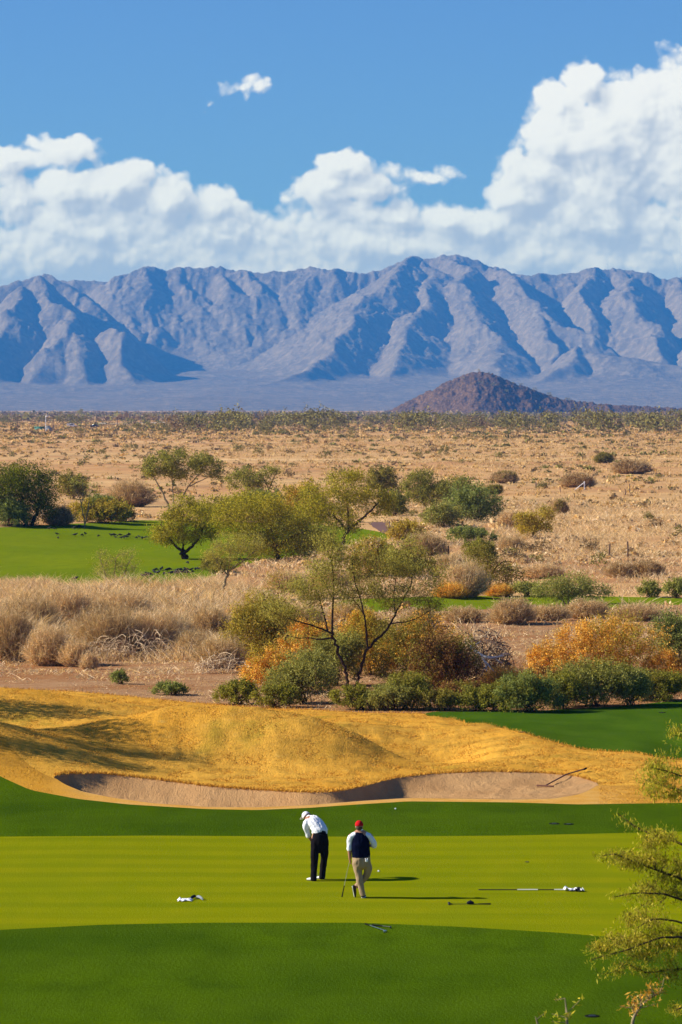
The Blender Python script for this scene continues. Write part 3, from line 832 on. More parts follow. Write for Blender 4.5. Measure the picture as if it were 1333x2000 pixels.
# ---- tree grown to fill a crown made of blobs (photo pixels at the distance of its base)
def tree(px, py, trunks, blobs, kind, name, label, cat='tree', group=None, tips=260, per=26, leaf=None, bark=None, r0=.12, Y=None,
         seed=0, droop=.2, spread=.35, aspect=2.2, depth=.9, twigr=.010, droopbranch=0., zb=None, sides=6, leafy=False):
    if Y is None: X0, Y, z0 = at(px, py)
    else:
        X0 = (px - 666.5) / FPX * Y; z0 = hz(X0, Y) if zb is None else zb
    s_ = pxm(Y); rg = np.random.default_rng(int(px * 3 + py * 5 + seed))
    fp = s_ * 1.95
    root = empty(name, (X0, Y, z0), label, cat, group)
    zpy = lambda q: CAMZ + (HORIZ - q) * s_ - z0
    W3 = lambda a, b, dy=0.: np.array([(a - px) * s_, dy, zpy(b)])
    nodes = []; rad = []; tlist = []
    wood = MB()
    for tr in trunks:
        r_a, r_b, pts = tr[0], tr[1], tr[2]
        P = np.array([W3(*q) for q in pts]);
        if len(pts[0]) == 2 and len(tr) > 3: P[:, 1] += np.linspace(0, tr[3], len(P))
        P = smooth_path(P, 4); P += np.r_[np.zeros((1, 3)), rg.normal(size=(len(P) - 1, 3)) * r_b * .6]
        R = np.linspace(r_a, r_b, len(P))
        if len(tr) > 4 or pts is trunks[0][2]: R[0] *= 1.35; P[0, 2] -= .08
        V, F = tube(P, R, sides); wood.add(V, F)
        if leafy and r_b < .02: tlist += [P[i_:i_ + 4] for i_ in range(len(P) // 2, len(P) - 3)] * 2
        k0 = 0 if len(P) < 6 else len(P) // 4
        for p, r in list(zip(P, R))[k0:]: nodes.append(p); rad.append(r)
    cb = np.array([np.r_[W3(b[0], b[1]), 0] for b in blobs])[:, :3]; rb = np.array([(b[2] * s_, b[2] * s_ * depth, b[3] * s_) for b in blobs])
    for j, b in enumerate(blobs):
        if len(b) > 4: cb[j, 1] += b[4]
    vol = rb.prod(1) ** .8; pk = rg.choice(len(blobs), tips, p=vol / vol.sum())
    dr = unit(rg.normal(size=(tips, 3))); T = cb[pk] + dr * rb[pk] * rg.uniform(.15, 1, (tips, 1)) ** .45
    kc = T[rg.integers(0, tips, max(8, tips // 7))]; nk = np.argmin(((T[:, None] - kc[None]) ** 2).sum(2), 1); T = T + (kc[nk] - T) * rg.uniform(.1, .6, (tips, 1))
    T[:, 2] = np.maximum(T[:, 2], .15)
    nodes = np.array(nodes); rad = np.array(rad)
    order = np.argsort(np.linalg.norm(T[:, None] - nodes[None], axis=2).min(1))
    ends = []
    for ti in order:
        t = T[ti]
        dv = t - nodes; dist = np.linalg.norm(dv, axis=1) + .55 * np.maximum(0, -dv[:, 2]) + .10 / (rad + .03) * .05
        j = int(np.argmin(dist)); p = nodes[j]; L = np.linalg.norm(t - p)
        if L < 1e-3: continue
        mid = (p + t) / 2 + rg.normal(size=3) * L * .10 + np.array([0, 0, L * (.10 - droopbranch)])
        P = smooth_path([p, mid, t], 3)
        ra = min(rad[j] * .7, .010 + L * .028); R = np.linspace(max(ra, twigr), twigr * .6, len(P))
        V, F = tube(P, R, 4 if ra < .03 else 5); wood.add(V, F)
        nodes = np.concatenate([nodes, P[2:]]); rad = np.concatenate([rad, R[2:]])
        ends.append(P)
    wood.build('trunk', bark or BARK, root, smooth=True)
    leaf = leaf or max(.05, fp * 1.75)
    per = int(per * 1.8)
    C_ = []
    for P in ends + tlist:
        t = rg.uniform(.35, 1.12, (per, 1)); i = np.clip((t[:, 0] * (len(P) - 1)).astype(int), 0, len(P) - 2); f = t * (len(P) - 1) - i[:, None]
        C_.append(P[i] * (1 - f) + P[i + 1] * f + rg.normal(size=(per, 3)) * np.array([1, 1, .7]) * (spread if spread > 0 else .1) + np.array([0, 0, -.1 * spread]))
    C_ = np.concatenate(C_); C_ = C_[C_[:, 2] > .05]
    V, F = leaves(C_, leaf, aspect, droop, rg=rg)
    MB().add(V, F).build('crown', FM[kind], root)
    return root

def copy_tree(o, parent=None):
    c = o.copy(); COL.objects.link(c); c.parent = parent
    for ch in list(o.children): copy_tree(ch, c)
    return c
# ------------------------------------------------------------------ shrubs along the edge of the course
G1 = 'green shrubs edging the golf course'
sh = shrub
sh(465, 1376, 95, 50, 'green', 'green_shrub', 'small dark green shrub at the left end of the row above the golden mound', group=G1)
sh(336, 1357, 88, 26, 'bluegreen', 'green_shrub', 'low pale green ground shrub alone on the dirt, left of the shrub row')
sh(235, 1336, 34, 26, 'bluegreen', 'green_shrub', 'tiny pale green tuft alone on the dirt track')
sh(592, 1374, 140, 96, 'saltbush', 'saltbush', 'wide grey-green saltbush left of the two-stemmed tree', dpt=.6)
sh(655, 1338, 100, 105, 'saltbush', 'saltbush', 'taller grey-green saltbush right behind the base of the two-stemmed tree', dpt=.6)
sh(705, 1386, 110, 48, 'green', 'green_shrub', 'low green shrub in front of the foot of the two-stemmed tree', group=G1)
sh(795, 1385, 100, 70, 'green', 'green_shrub', 'low green shrub just right of the two-stemmed tree, below the russet bush', group=G1, accent='olive')
sh(865, 1388, 90, 44, 'olive', 'green_shrub', 'low olive shrub at the edge where the golden grass meets the fairway', group=G1)
sh(935, 1388, 90, 46, 'green', 'green_shrub', 'low green shrub below the pale dead branches', group=G1, accent='fresh')
sh(1030, 1390, 125, 72, 'bluegreen', 'green_shrub', 'dark blue-green shrub at the fairway edge below the golden grass clump', group=G1, accent='green')
sh(1160, 1380, 190, 88, 'saltbush', 'saltbush', 'wide green saltbush in front of the big golden bush', dpt=.5, accent='green')
sh(1285, 1368, 120, 66, 'green', 'green_shrub', 'green shrub at the right end of the row beside the fairway', group=G1, accent='olive')
sh(1185, 1345, 250, 142, 'gold', 'golden_bush', 'big bush covered with orange gold leaves above the right fairway', accent='yellow', dpt=.5)
sh(1080, 1335, 100, 75, 'gold', 'golden_bush', 'golden bush joined to the left flank of the big golden bush', dpt=.6)
sh(1312, 1348, 90, 82, 'gold', 'golden_bush', 'golden bush at the right edge of the picture below the green one', dpt=.6)
sh(1325, 1300, 90, 100, 'bluegreen', 'green_shrub', 'tall fresh green shrub at the right edge beside the golden bush')
sh(535, 1352, 120, 88, 'gold', 'golden_bush', 'golden flowering bush left of the grey-green saltbushes', accent='yellow')
sh(505, 1295, 125, 125, 'yellow', 'yellow_bush', 'tall yellow-green bush behind the small golden one left of the tree', accent='olive')
sh(600, 1300, 120, 85, 'gold', 'golden_bush', 'golden bush showing behind the left stem of the two-stemmed tree', accent='yellow')
sh(722, 1318, 105, 125, 'yellow', 'yellow_bush', 'yellow-green bush filling the fork of the two-stemmed tree', accent='gold')
sh(812, 1338, 150, 125, 'olive', 'olive_bush', 'tall olive and gold bush right of the two-stemmed tree', accent='gold')
sh(868, 1352, 130, 110, 'russet', 'russet_bush', 'dark russet bush between the olive bush and the dead brush pile', accent='olive')
sh(985, 1345, 105, 52, 'gold', 'golden_grass_clump', 'low clump of orange straw right below the dead branches', 'grass clump', style='brush')
sh(430, 1305, 110, 70, 'grey', 'dry_brush', 'grey leafless brush left of the yellow-green bush', style='brush')
sh(380, 1285, 80, 60, 'grey', 'dry_brush', 'pale grey-brown brush at the left of the leafless grey one', style='brush')
sh(760, 1388, 90, 48, 'saltbush', 'saltbush', 'small saltbush filling the gap right below the fork tree, front row')
sh(985, 1389, 90, 55, 'green', 'green_shrub', 'low green shrub below the golden grass clump, front row', group=G1)
sh(540, 1382, 90, 45, 'green', 'green_shrub', 'low green shrub in front of the small golden bush', group=G1)
sh(1095, 1385, 90, 66, 'green', 'green_shrub', 'green shrub between the dark blue-green one and the wide saltbush', group=G1)
sh(1230, 1378, 90, 72, 'saltbush', 'saltbush', 'saltbush right of the wide one under the big golden bush')
sh(905, 1372, 110, 42, 'russet', 'russet_bush', 'dark rusty thicket below the heap of grey twigs', accent='olive')
sh(1060, 1365, 90, 60, 'russet', 'russet_bush', 'dark rusty undergrowth left of the wide saltbush', accent='gold')
# dry grass and brush bank on the left
for (a, b, w_, h_, kd, lb) in [
    (20, 1290, 110, 110, 'grey', 'brown dry bush at the left edge of the picture above the dirt track'),
    (95, 1300, 95, 85, 'tan', 'straw coloured dry bush second from the left edge above the dirt track'),
    (150, 1302, 70, 60, 'tan', 'small straw bush standing forward near the dirt track'),
    (210, 1278, 150, 105, 'grey', 'wide tangle of dead brown brush in the middle of the left bank'),
    (300, 1275, 150, 95, 'tan', 'wide pile of bleached straw beside the dead brown brush'),
    (345, 1268, 90, 70, 'grey', 'dark dry brush at the right of the bleached straw pile'),
    (60, 1245, 130, 90, 'grey', 'grey dry bush behind the left edge bushes'),
    (130, 1220, 120, 80, 'tan', 'tall pale straw bush behind the brown tangle'),
    (240, 1215, 130, 70, 'tan', 'tall pale straw bush below the left green'),
    (175, 1308, 40, 38, 'tan', 'smallest straw tuft next to the dirt track'),
    (410, 1250, 90, 70, 'grey', 'brown dry bush between the bleached pile and the yellow bush'),
    (470, 1230, 100, 60, 'tan', 'straw bush left above the yellow-green bush')]:
    sh(a, b, w_, h_, kd, 'dry_bush', lb, style='brush', group='dry bushes on the left bank', twig=3)
for (pa, pb, wx_, hx_, lb) in ((285, 1272, 75, 62, 'tangle of bleached dead stalks arching over the dark brush on the left bank'), (205, 1270, 60, 50, 'smaller tangle of bleached stalks left of the large one on the bank'), (425, 1300, 50, 40, 'tangle of pale bare twigs left of the yellow-green bush')):
    X, Y, z = at(pa, pb); s_ = pxm(Y); rg = np.random.default_rng(pa); Y -= 5.0; s_ = pxm(Y); X = (pa - 666.5) * s_; z = hz(X, Y); root = empty('dead_stalks', (X, Y, z), lb, 'dead brush', 'bleached tangles'); mb = MB()
    for i in range(85):
        a = rg.uniform(0, 6.28); r = math.sqrt(rg.uniform()); c = np.array([math.cos(a) * r * wx_ * s_, math.sin(a) * r * 18 * s_, (1 - r * r * .7) * hx_ * s_ * rg.uniform(.3, 1)])
        d = unit(rg.normal(size=3) * np.array([1, .8, .6])) * rg.uniform(.4, 1.2); pth = smooth_path([c - d / 2, c + rg.normal(size=3) * .1 + np.array([0, 0, .16]), c + d / 2], 3); pth[:, 2] = np.maximum(pth[:, 2], .02)
        V, F = tube(pth, np.full(len(pth), rg.uniform(.008, .015)), 3); mb.add(V, F)
    mb.build('stalks', DEADW, root)
# dead pile and white branches
X, Y, z = at(945, 1318)
s_ = pxm(Y); rg = np.random.default_rng(5)
root = empty('brush_pile', (X, Y, z), 'heap of grey dead twigs between the russet bush and the golden bush', 'brush pile')
mb = MB()
for i in range(420):
    a = rg.uniform(0, 6.28); r = math.sqrt(rg.uniform()) ; c = np.array([math.cos(a) * r * 55 * s_, math.sin(a) * r * 30 * s_, (1 - r * r * .7) * 95 * s_ * rg.uniform(.15, 1)])
    d = unit(rg.normal(size=3) * np.array([1, .8, .55])) * rg.uniform(.3, .95)
    pth = smooth_path([c - d / 2, c + rg.normal(size=3) * .08 + np.array([0, 0, .06]), c + d / 2], 2); pth[:, 2] = np.maximum(pth[:, 2], .02)
    V, F = tube(pth, np.full(len(pth), rg.uniform(.008, .020)), 3); mb.add(V, F)
mb.build('twigs', GREYW, root)
mb = MB()
for i in range(150):
    a = rg.uniform(0, 6.28); r = math.sqrt(rg.uniform()); c = np.array([math.cos(a) * r * 52 * s_, math.sin(a) * r * 30 * s_ - .2, (1 - r * r * .6) * 98 * s_ * rg.uniform(.6, 1)])
    d = unit(rg.normal(size=3) * np.array([1, .8, .5])) * rg.uniform(.3, .8)
    pth = smooth_path([c - d / 2, c + rg.normal(size=3) * .08 + np.array([0, 0, .08]), c + d / 2], 2)
    V, F = tube(pth, np.full(len(pth), rg.uniform(.007, .014)), 3); mb.add(V, F)
mb.build('bleached_twigs', DEADW, root)
X, Y, z = at(958, 1345)
s_ = pxm(Y); X = (958 - 666.5) * s_
root = empty('dead_branch', (X, Y, z), 'forked bone white dead branch lying against the heap of grey twigs', 'dead branch')
mb = MB()
q = lambda a, b, d=0.: np.array([(a - 958) * s_, d, CAMZ + (HORIZ - b) * s_ - z])
for P, r1, r2 in [([q(910, 1256, .3), q(925, 1268, .2), q(942, 1282, .1), q(958, 1285)], .035, .05), ([q(958, 1285), q(972, 1283, -.1), q(985, 1280, -.1)], .04, .014),
                  ([q(942, 1282, .1), q(948, 1296), q(951, 1310, -.2)], .035, .014), ([q(948, 1292), q(960, 1305, -.2), q(968, 1314, -.3)], .03, .012),
                  ([q(966, 1284), q(975, 1292, -.1), q(982, 1295, -.2)], .022, .008), ([q(925, 1268, .2), q(930, 1258), q(940, 1252)], .02, .008),
                  ([q(951, 1300, -.1), q(944, 1308, -.2), q(942, 1318, -.2)], .02, .008), ([q(974, 1283), q(984, 1276), q(996, 1278)], .018, .006)]:
    pth = smooth_path(P, 4); V, F = tube(pth, np.linspace(r1, r2, len(pth)) * 1.35, 6); mb.add(V, F)
mb.build('branches', WHITEW, root, smooth=True)

# ------------------------------------------------------------------ trees
tree(684, 1346, [
    (.075, .055, [(679, 1346), (677, 1325), (675, 1303), (664, 1276), (653, 1250), (649, 1235)]),
    (.048, .015, [(649, 1235), (650, 1197), (653, 1160), (651, 1115), (644, 1081), (630, 1062)]),
    (.042, .014, [(651, 1238), (625, 1226), (595, 1216), (565, 1207), (539, 1197), (515, 1182)], -.8),
    (.04, .014, [(650, 1246), (625, 1250), (602, 1246), (580, 1248), (550, 1237)], .6),
    (.04, .014, [(640, 1232), (632, 1197), (625, 1171), (612, 1140)], .7),
    (.035, .012, [(652, 1175), (640, 1150), (622, 1120), (600, 1095)], 1.0),
    (.07, .05, [(698, 1346), (701, 1325), (706, 1299), (715, 1271), (730, 1254)], 0, 1),
    (.052, .02, [(730, 1254), (749, 1239), (766, 1216), (775, 1194), (786, 1175), (805, 1141), (807, 1122)], .5),
    (.045, .018, [(719, 1266), (716, 1235), (714, 1209), (707, 1179), (692, 1130), (687, 1104), (690, 1080)], -.5),
    (.03, .012, [(714, 1205), (700, 1180), (685, 1167), (660, 1152)], .5),
    (.03, .012, [(772, 1200), (769, 1160), (775, 1122), (790, 1095)], .6),
    (.03, .012, [(762, 1218), (794, 1214), (816, 1207), (850, 1185)], -.5)],
    [(560, 1165, 60, 34), (600, 1135, 52, 40), (640, 1085, 45, 45), (690, 1090, 45, 45), (640, 1150, 50, 35), (740, 1120, 55, 45), (785, 1085, 40, 40),
     (820, 1140, 45, 45), (850, 1180, 35, 28), (770, 1170, 55, 30), (545, 1195, 40, 18), (700, 1150, 60, 35), (600, 1205, 40, 16), (650, 1050, 30, 30), (860, 1110, 25, 40)],
    'palo', 'mesquite_tree', 'two-stemmed airy tree with dark bent stems in the middle of the shrub row', tips=640, per=28, leaf=.085, bark=BARK, seed=3, spread=.21, droop=.8, aspect=3.2, twigr=.009, leafy=True)
GT_ = 'desert trees beyond the shrub row'
tree(362, 1092, [(.22, .16, [(363, 1092), (361, 1082), (357, 1076)]), (.13, .05, [(358, 1078), (345, 1068), (330, 1050), (315, 1025)]), (.13, .05, [(360, 1078), (375, 1068), (392, 1050), (400, 1020)]), (.1, .04, [(358, 1078), (357, 1050), (352, 1010)], 1.0)],
     [(330, 1030, 40, 40), (375, 1010, 50, 42), (345, 1045, 50, 22), (400, 1035, 40, 30), (310, 1045, 20, 20), (360, 985, 35, 20)], 'mesquite', 'mesquite_tree',
     'round olive tree with a short dark trunk on the left green', group=GT_, tips=280, per=34, spread=.28)
tree(436, 1172, [(.10, .07, [(433, 1172), (436, 1150), (441, 1130), (447, 1116)]), (.07, .025, [(447, 1116), (465, 1103), (485, 1088), (505, 1070)]), (.06, .025, [(443, 1122), (430, 1105), (415, 1085)]), (.05, .02, [(447, 1116), (448, 1090), (455, 1060)], .7)],
     [(440, 1085, 45, 30), (475, 1068, 45, 32), (415, 1090, 25, 20), (505, 1065, 22, 22), (450, 1060, 40, 24)], 'palo', 'palo_verde_tree',
     'small feathery palo verde with a pale leaning trunk at the corner of the left green', group=GT_, tips=200, per=26, bark=BARKP, spread=.20, droop=-.6, aspect=3.5)
tree(345, 1012, [(.16, .10, [(335, 1005), (328, 985), (320, 965)]), (.10, .03, [(320, 965), (308, 945), (298, 925), (285, 905)]), (.11, .03, [(345, 1005), (355, 975), (368, 950), (385, 930), (405, 915)]), (.09, .03, [(340, 1005), (338, 965), (335, 930), (330, 905)], 1.5), (.07, .03, [(368, 950), (390, 940), (415, 928)], 1.)],
     [(315, 905, 42, 20), (360, 897, 55, 22), (400, 910, 36, 22), (300, 920, 28, 18), (350, 920, 45, 14), (418, 925, 20, 14)], 'fresh', 'palo_verde_tree',
     'flat-topped palo verde with slanting pale limbs standing highest behind the left green', group=GT_, tips=240, per=34, bark=BARKP, spread=.35, Y=385)
tree(50, 1027, [(.22, .12, [(50, 1027), (48, 1000), (45, 970)]), (.2, .1, [(62, 1027), (75, 995), (85, 960)]), (.2, .1, [(38, 1027), (20, 990), (10, 960)])],
     [(45, 940, 60, 36), (85, 965, 30, 40), (10, 950, 45, 42), (60, 990, 50, 30), (20, 1000, 40, 25), (-30, 970, 40, 45)], 'dark', 'mesquite_tree',
     'dense round dark green tree at the left edge behind the green', group=GT_, tips=420, per=48, spread=.5)
tree(540, 1098, [(.2, .12, [(545, 1098), (542, 1080), (535, 1065)]), (.14, .05, [(538, 1070), (510, 1055), (480, 1040)]), (.14, .05, [(540, 1068), (570, 1050), (600, 1035)]), (.12, .04, [(537, 1065), (530, 1035), (520, 1010)], 1)],
     [(480, 1030, 60, 35), (540, 1020, 60, 40), (600, 1045, 45, 35), (540, 1070, 70, 22), (500, 990, 50, 25), (440, 1005, 40, 25)], 'mesquite', 'mesquite_tree',
     'broad dense olive tree in the middle of the tree group behind the two-stemmed one', group=GT_, tips=380, per=40, spread=.4)
tree(470, 1040, [(.16, .09, [(472, 1040), (470, 1015), (468, 1000)]), (.1, .04, [(468, 1000), (440, 985), (415, 975)]), (.1, .04, [(470, 1002), (495, 985), (510, 975)])],
     [(430, 990, 50, 26), (480, 975, 45, 22), (400, 1000, 35, 20), (500, 985, 30, 20)], 'mesquite', 'mesquite_tree',
     'olive tree behind the short dark trunked one, beneath the bare topped tree', group=GT_, tips=220, per=34, spread=.4)
tree(520, 1000, [(.14, .07, [(522, 1000), (524, 975), (526, 955)]), (.07, .02, [(526, 955), (515, 935), (505, 920)]), (.07, .02, [(526, 955), (535, 935), (545, 915)]), (.06, .02, [(524, 965), (500, 945), (475, 930)])],
     [(485, 930, 38, 18), (530, 918, 24, 12), (460, 940, 24, 16), (500, 945, 35, 14)], 'fresh', 'palo_verde_tree',
     'thin tree with sparse top and bare reddish twigs in the middle behind the olive trees', group=GT_, tips=130, per=24, bark=BARKR, spread=.35, Y=400)
sh(515, 1002, 85, 42, 'bluegreen', 'green_shrub', 'round dark blue-green shrub under the thin sparse tree')
tree(690, 1068, [(.18, .1, [(668, 1068), (672, 1050), (680, 1035)]), (.14, .05, [(680, 1036), (700, 1018), (725, 998), (745, 975)]), (.12, .05, [(678, 1038), (660, 1015), (640, 990)]), (.1, .04, [(682, 1034), (680, 1000), (678, 965)], 1.2)],
     [(620, 975, 50, 32), (680, 950, 55, 32), (730, 975, 45, 30), (660, 1010, 60, 28), (760, 990, 18, 18), (600, 1010, 40, 22), (690, 930, 30, 16)], 'mesquite', 'mesquite_tree',
     'spreading yellow-green tree in the centre leaning right over the cart path', group=GT_, tips=330, per=36, spread=.40)
sh(590, 1022, 90, 75, 'yellow', 'yellow_bush', 'bright yellow bush at the left foot of the spreading centre tree', accent='gold')
tree(165, 1032, [(.07, .045, [(166, 1032), (165, 1015), (161, 995), (158, 980)]), (.06, .02, [(166, 1025), (172, 1000), (174, 975), (178, 955)]), (.04, .012, [(158, 980), (150, 960), (145, 945)]), (.04, .012, [(160, 985), (163, 960), (160, 935)]), (.03, .01, [(172, 1000), (182, 980), (188, 965)])],
     [(150, 935, 20, 16), (165, 950, 30, 28), (185, 960, 16, 18)], 'palo', 'bare_tree', 'slender nearly bare young tree on the far edge of the left green', group=GT_, tips=90, per=3, bark=BARKP, spread=.25, twigr=.012)
tree(225, 1142, [(.05, .02, [(210, 1142), (205, 1115), (195, 1090)]), (.05, .02, [(235, 1142), (245, 1115), (258, 1085)]), (.05, .02, [(222, 1142), (225, 1110), (228, 1085)])],
     [(200, 1100, 32, 30), (250, 1095, 34, 34), (225, 1115, 45, 24)], 'palo', 'palo_verde_tree', 'see-through feathery grey-green bush in front of the left green', group=GT_, tips=230, per=9, bark=BARKP, spread=.22, droop=-.5, aspect=3.5, twigr=.010)
tree(835, 1003, [(.1, .05, [(835, 1003), (830, 980), (822, 960)]), (.09, .04, [(842, 1003), (850, 980), (862, 962)])],
     [(815, 950, 28, 28), (845, 965, 38, 24), (885, 955, 34, 26), (905, 945, 16, 16), (830, 930, 20, 14)], 'fresh', 'palo_verde_tree', 'soft grey-green bushy tree right of the centre tree', group=GT_, tips=260, per=30, bark=BARKP, spread=.4, droop=-.3)
sh(915, 1020, 120, 70, 'bluegreen', 'green_shrub', 'big round blue-green shrub on the slope right of the centre trees', dpt=.8)
sh(865, 1030, 80, 45, 'saltbush', 'saltbush', 'lower grey-green bush spreading left from the big round blue-green shrub')
sh(925, 1060, 100, 32, 'bluegreen', 'green_shrub', 'flat grey-green shrub below the big round one')
sh(745, 972, 60, 58, 'olive', 'olive_bush', 'olive bush behind the right side of the centre tree')
tree(1043, 1052, [(.08, .04, [(1042, 1052), (1040, 1035), (1030, 1020)]), (.07, .03, [(1042, 1045), (1052, 1025), (1062, 1010)])],
     [(1030, 1018, 28, 20), (1060, 1010, 26, 22), (1045, 1030, 35, 14)], 'yellow', 'young_tree', 'small yellow-green tree alone in the dry grass right of the centre', group=GT_, tips=150, per=26, spread=.28)
tree(950, 1150, [(.07, .03, [(940, 1150), (935, 1120), (925, 1095)]), (.08, .02, [(955, 1150), (965, 1110), (985, 1095), (1005, 1098)]), (.06, .02, [(948, 1150), (950, 1110), (955, 1080)]), (.05, .015, [(960, 1120), (990, 1110), (1020, 1118)])],
     [(940, 1100, 34, 26), (975, 1115, 42, 24), (930, 1075, 20, 18), (1000, 1125, 28, 16)], 'olive', 'mesquite_tree', 'arching brownish mesquite bush above the narrow green strip', group=GT_, tips=230, per=15, bark=BARKR, spread=.25)
sh(905, 1165, 100, 75, 'tan', 'golden_grass_clump', 'glowing straw clump left of the arching mesquite', 'grass clump', style='brush')
sh(880, 1168, 70, 34, 'gold', 'golden_grass_clump', 'low golden clump at the left end of the narrow green strip', 'grass clump', style='brush')
sh(975, 1165, 60, 28, 'gold', 'golden_grass_clump', 'low golden clump below the arching mesquite', 'grass clump', style='brush')
tree(1110, 1182, [(.06, .02, [(1105, 1182), (1095, 1160), (1085, 1140)]), (.06, .02, [(1115, 1182), (1130, 1155), (1145, 1138)]), (.05, .02, [(1110, 1180), (1112, 1150), (1112, 1128)])],
     [(1075, 1145, 40, 22), (1120, 1140, 42, 24), (1165, 1155, 34, 18), (1110, 1165, 35, 12)], 'saltbush', 'palo_verde_tree', 'wide see-through grey-green bush overlapping the narrow green strip', group=GT_, tips=300, per=20, bark=BARKP, spread=.25)
sh(1030, 1165, 80, 30, 'saltbush', 'saltbush', 'low grey-green bush left under the wide see-through one')
sh(1268, 1166, 52, 32, 'saltbush', 'saltbush', 'small round grey-green bush right of the wide see-through one')
sh(1322, 1168, 60, 38, 'saltbush', 'saltbush', 'grey-green bush at the right edge level with the narrow green strip')
sh(725, 1125, 90, 72, 'yellow', 'yellow_bush', 'yellow bush behind the crown of the two-stemmed tree', accent='tan')
sh(800, 1130, 95, 60, 'olive', 'olive_bush', 'olive bush behind the right of the two-stemmed tree crown')
sh(830, 1088, 90, 52, 'grey', 'dry_bush', 'grey thicket below the cart path', style='brush', accent='olive')
sh(200, 1022, 128, 45, 'yellow', 'yellow_bush', 'low yellow and green bush beyond the left green, right of the slender tree', accent='dark')
sh(235, 1018, 60, 40, 'russet', 'russet_bush', 'small russet bush at the far edge of the left green', accent='gold')
sh(195, 1003, 80, 34, 'bluegreen', 'green_shrub', 'blue-green bush peeping out behind the slender tree')
sh(15, 1028, 80, 55, 'bluegreen', 'green_shrub', 'dark blue-green shrub at the foot of the dense tree on the left edge')
sh(115, 1026, 60, 40, 'grey', 'dry_bush', 'brownish shrub between the dense tree and the slender tree', style='brush', accent='russet')
sh(255, 990, 90, 55, 'grey', 'dry_bush', 'brown leafless bush behind the left green below the flat-topped palo verde', style='brush', twig=3)
sh(145, 975, 60, 50, 'olive', 'olive_bush', 'thin olive bush on the plain right of the dense tree')
for a, b, w_, h_, kd, lb in [(560, 1160, 90, 50, 'tan', 'straw bush seen through the left of the two-stemmed tree crown'), (640, 1150, 90, 46, 'tan', 'straw bush in the clearing behind the two-stemmed tree'), (500, 1190, 90, 42, 'tan', 'straw bush above the yellow-green bush'),
                             (680, 1215, 90, 45, 'tan', 'straw bush between the stems of the two-stemmed tree'), (590, 1225, 100, 50, 'grey', 'brown brush behind the left limb of the two-stemmed tree'), (730, 1095, 80, 40, 'tan', 'pale brush under the cart path'), (880, 1130, 80, 50, 'grey', 'brown brush left of the arching mesquite, behind the straw clump'), (1060, 1130, 90, 34, 'tan', 'pale brush behind the arching mesquite')]:
    sh(a, b, w_, h_, kd, 'dry_bush', lb, style='brush', group='dry bushes in the middle', twig=3, accent='yellow' if a in (500, 680, 560) else None)
for a, b, w_, h_, kd, lb in [(610, 1085, 90, 60, 'fresh', 'yellow-green bush left under the spreading centre tree'), (560, 1060, 80, 60, 'olive', 'olive bush between the broad dense tree and the centre tree'), (790, 1060, 70, 40, 'yellow', 'yellow bush below the lower end of the cart path'), (770, 1008, 60, 45, 'fresh', 'yellow-green bush right behind the centre tree'),
                             (1000, 1030, 60, 36, 'tan', 'straw bush left of the small yellow-green tree'), (940, 1095, 70, 40, 'fresh', 'yellow-green bush above the arching mesquite'), (420, 1120, 60, 34, 'olive', 'olive bush at the foot of the small feathery palo verde'), (1000, 1075, 60, 30, 'grey', 'grey bush in the pale grass above the wide see-through bush')]:
    sh(a, b, w_, h_, kd, 'desert_bush', lb, style='leaf' if kd in ('fresh', 'olive', 'yellow') else 'brush', group='bushes in the middle distance')
# leafless lavender-grey bushes in front of the green strip
for a, b, w_, h_, lb in [(1000, 1218, 90, 55, 'tallest straw-tipped grey bush left below the narrow green strip'), (1070, 1212, 95, 36, 'low mauve-grey bush second from left below the narrow green strip'),
                         (1150, 1208, 95, 42, 'mauve-grey bush third from left below the narrow green strip'), (1245, 1212, 110, 36, 'mauve-grey bush rightmost below the narrow green strip'),
                         (905, 1215, 90, 35, 'pale mauve-grey brush left of the straw-tipped bush'), (820, 1222, 80, 40, 'pale brush behind the right limb of the two-stemmed tree')]:
    sh(a, b, w_, h_, 'grey', 'dry_bush', lb, style='brush', group='grey bushes below the narrow green strip', twig=3, accent='tan')
for a, b, w_, h_, lb in [(1215, 1128, 70, 34, 'brown dry bush in the pale grass above the small round bush, left of two'), (1265, 1128, 70, 38, 'brown dry bush in the pale grass above the small round bush, right of two'),
                         (985, 944, 54, 26, 'small dark dry tree bush alone on the plain left of the white brace'), (1235, 925, 80, 30, 'wide dark bush on the plain near the right edge'), (1180, 905, 36, 22, 'olive bush on the plain beside the wide dark bush'),
                         (1130, 952, 70, 30, 'brown bush on the plain behind the white brace'), (1093, 1003, 34, 30, 'brown bush up right of the small yellow-green tree'), (965, 965, 36, 20, 'low brown bush right above the big round shrub')]:
    sh(a, b, w_, h_, 'grey' if h_ > 24 else 'olive', 'dry_bush', lb, style='brush', accent='russet' if w_ > 60 else 'olive', group='dark bushes in the pale grass')
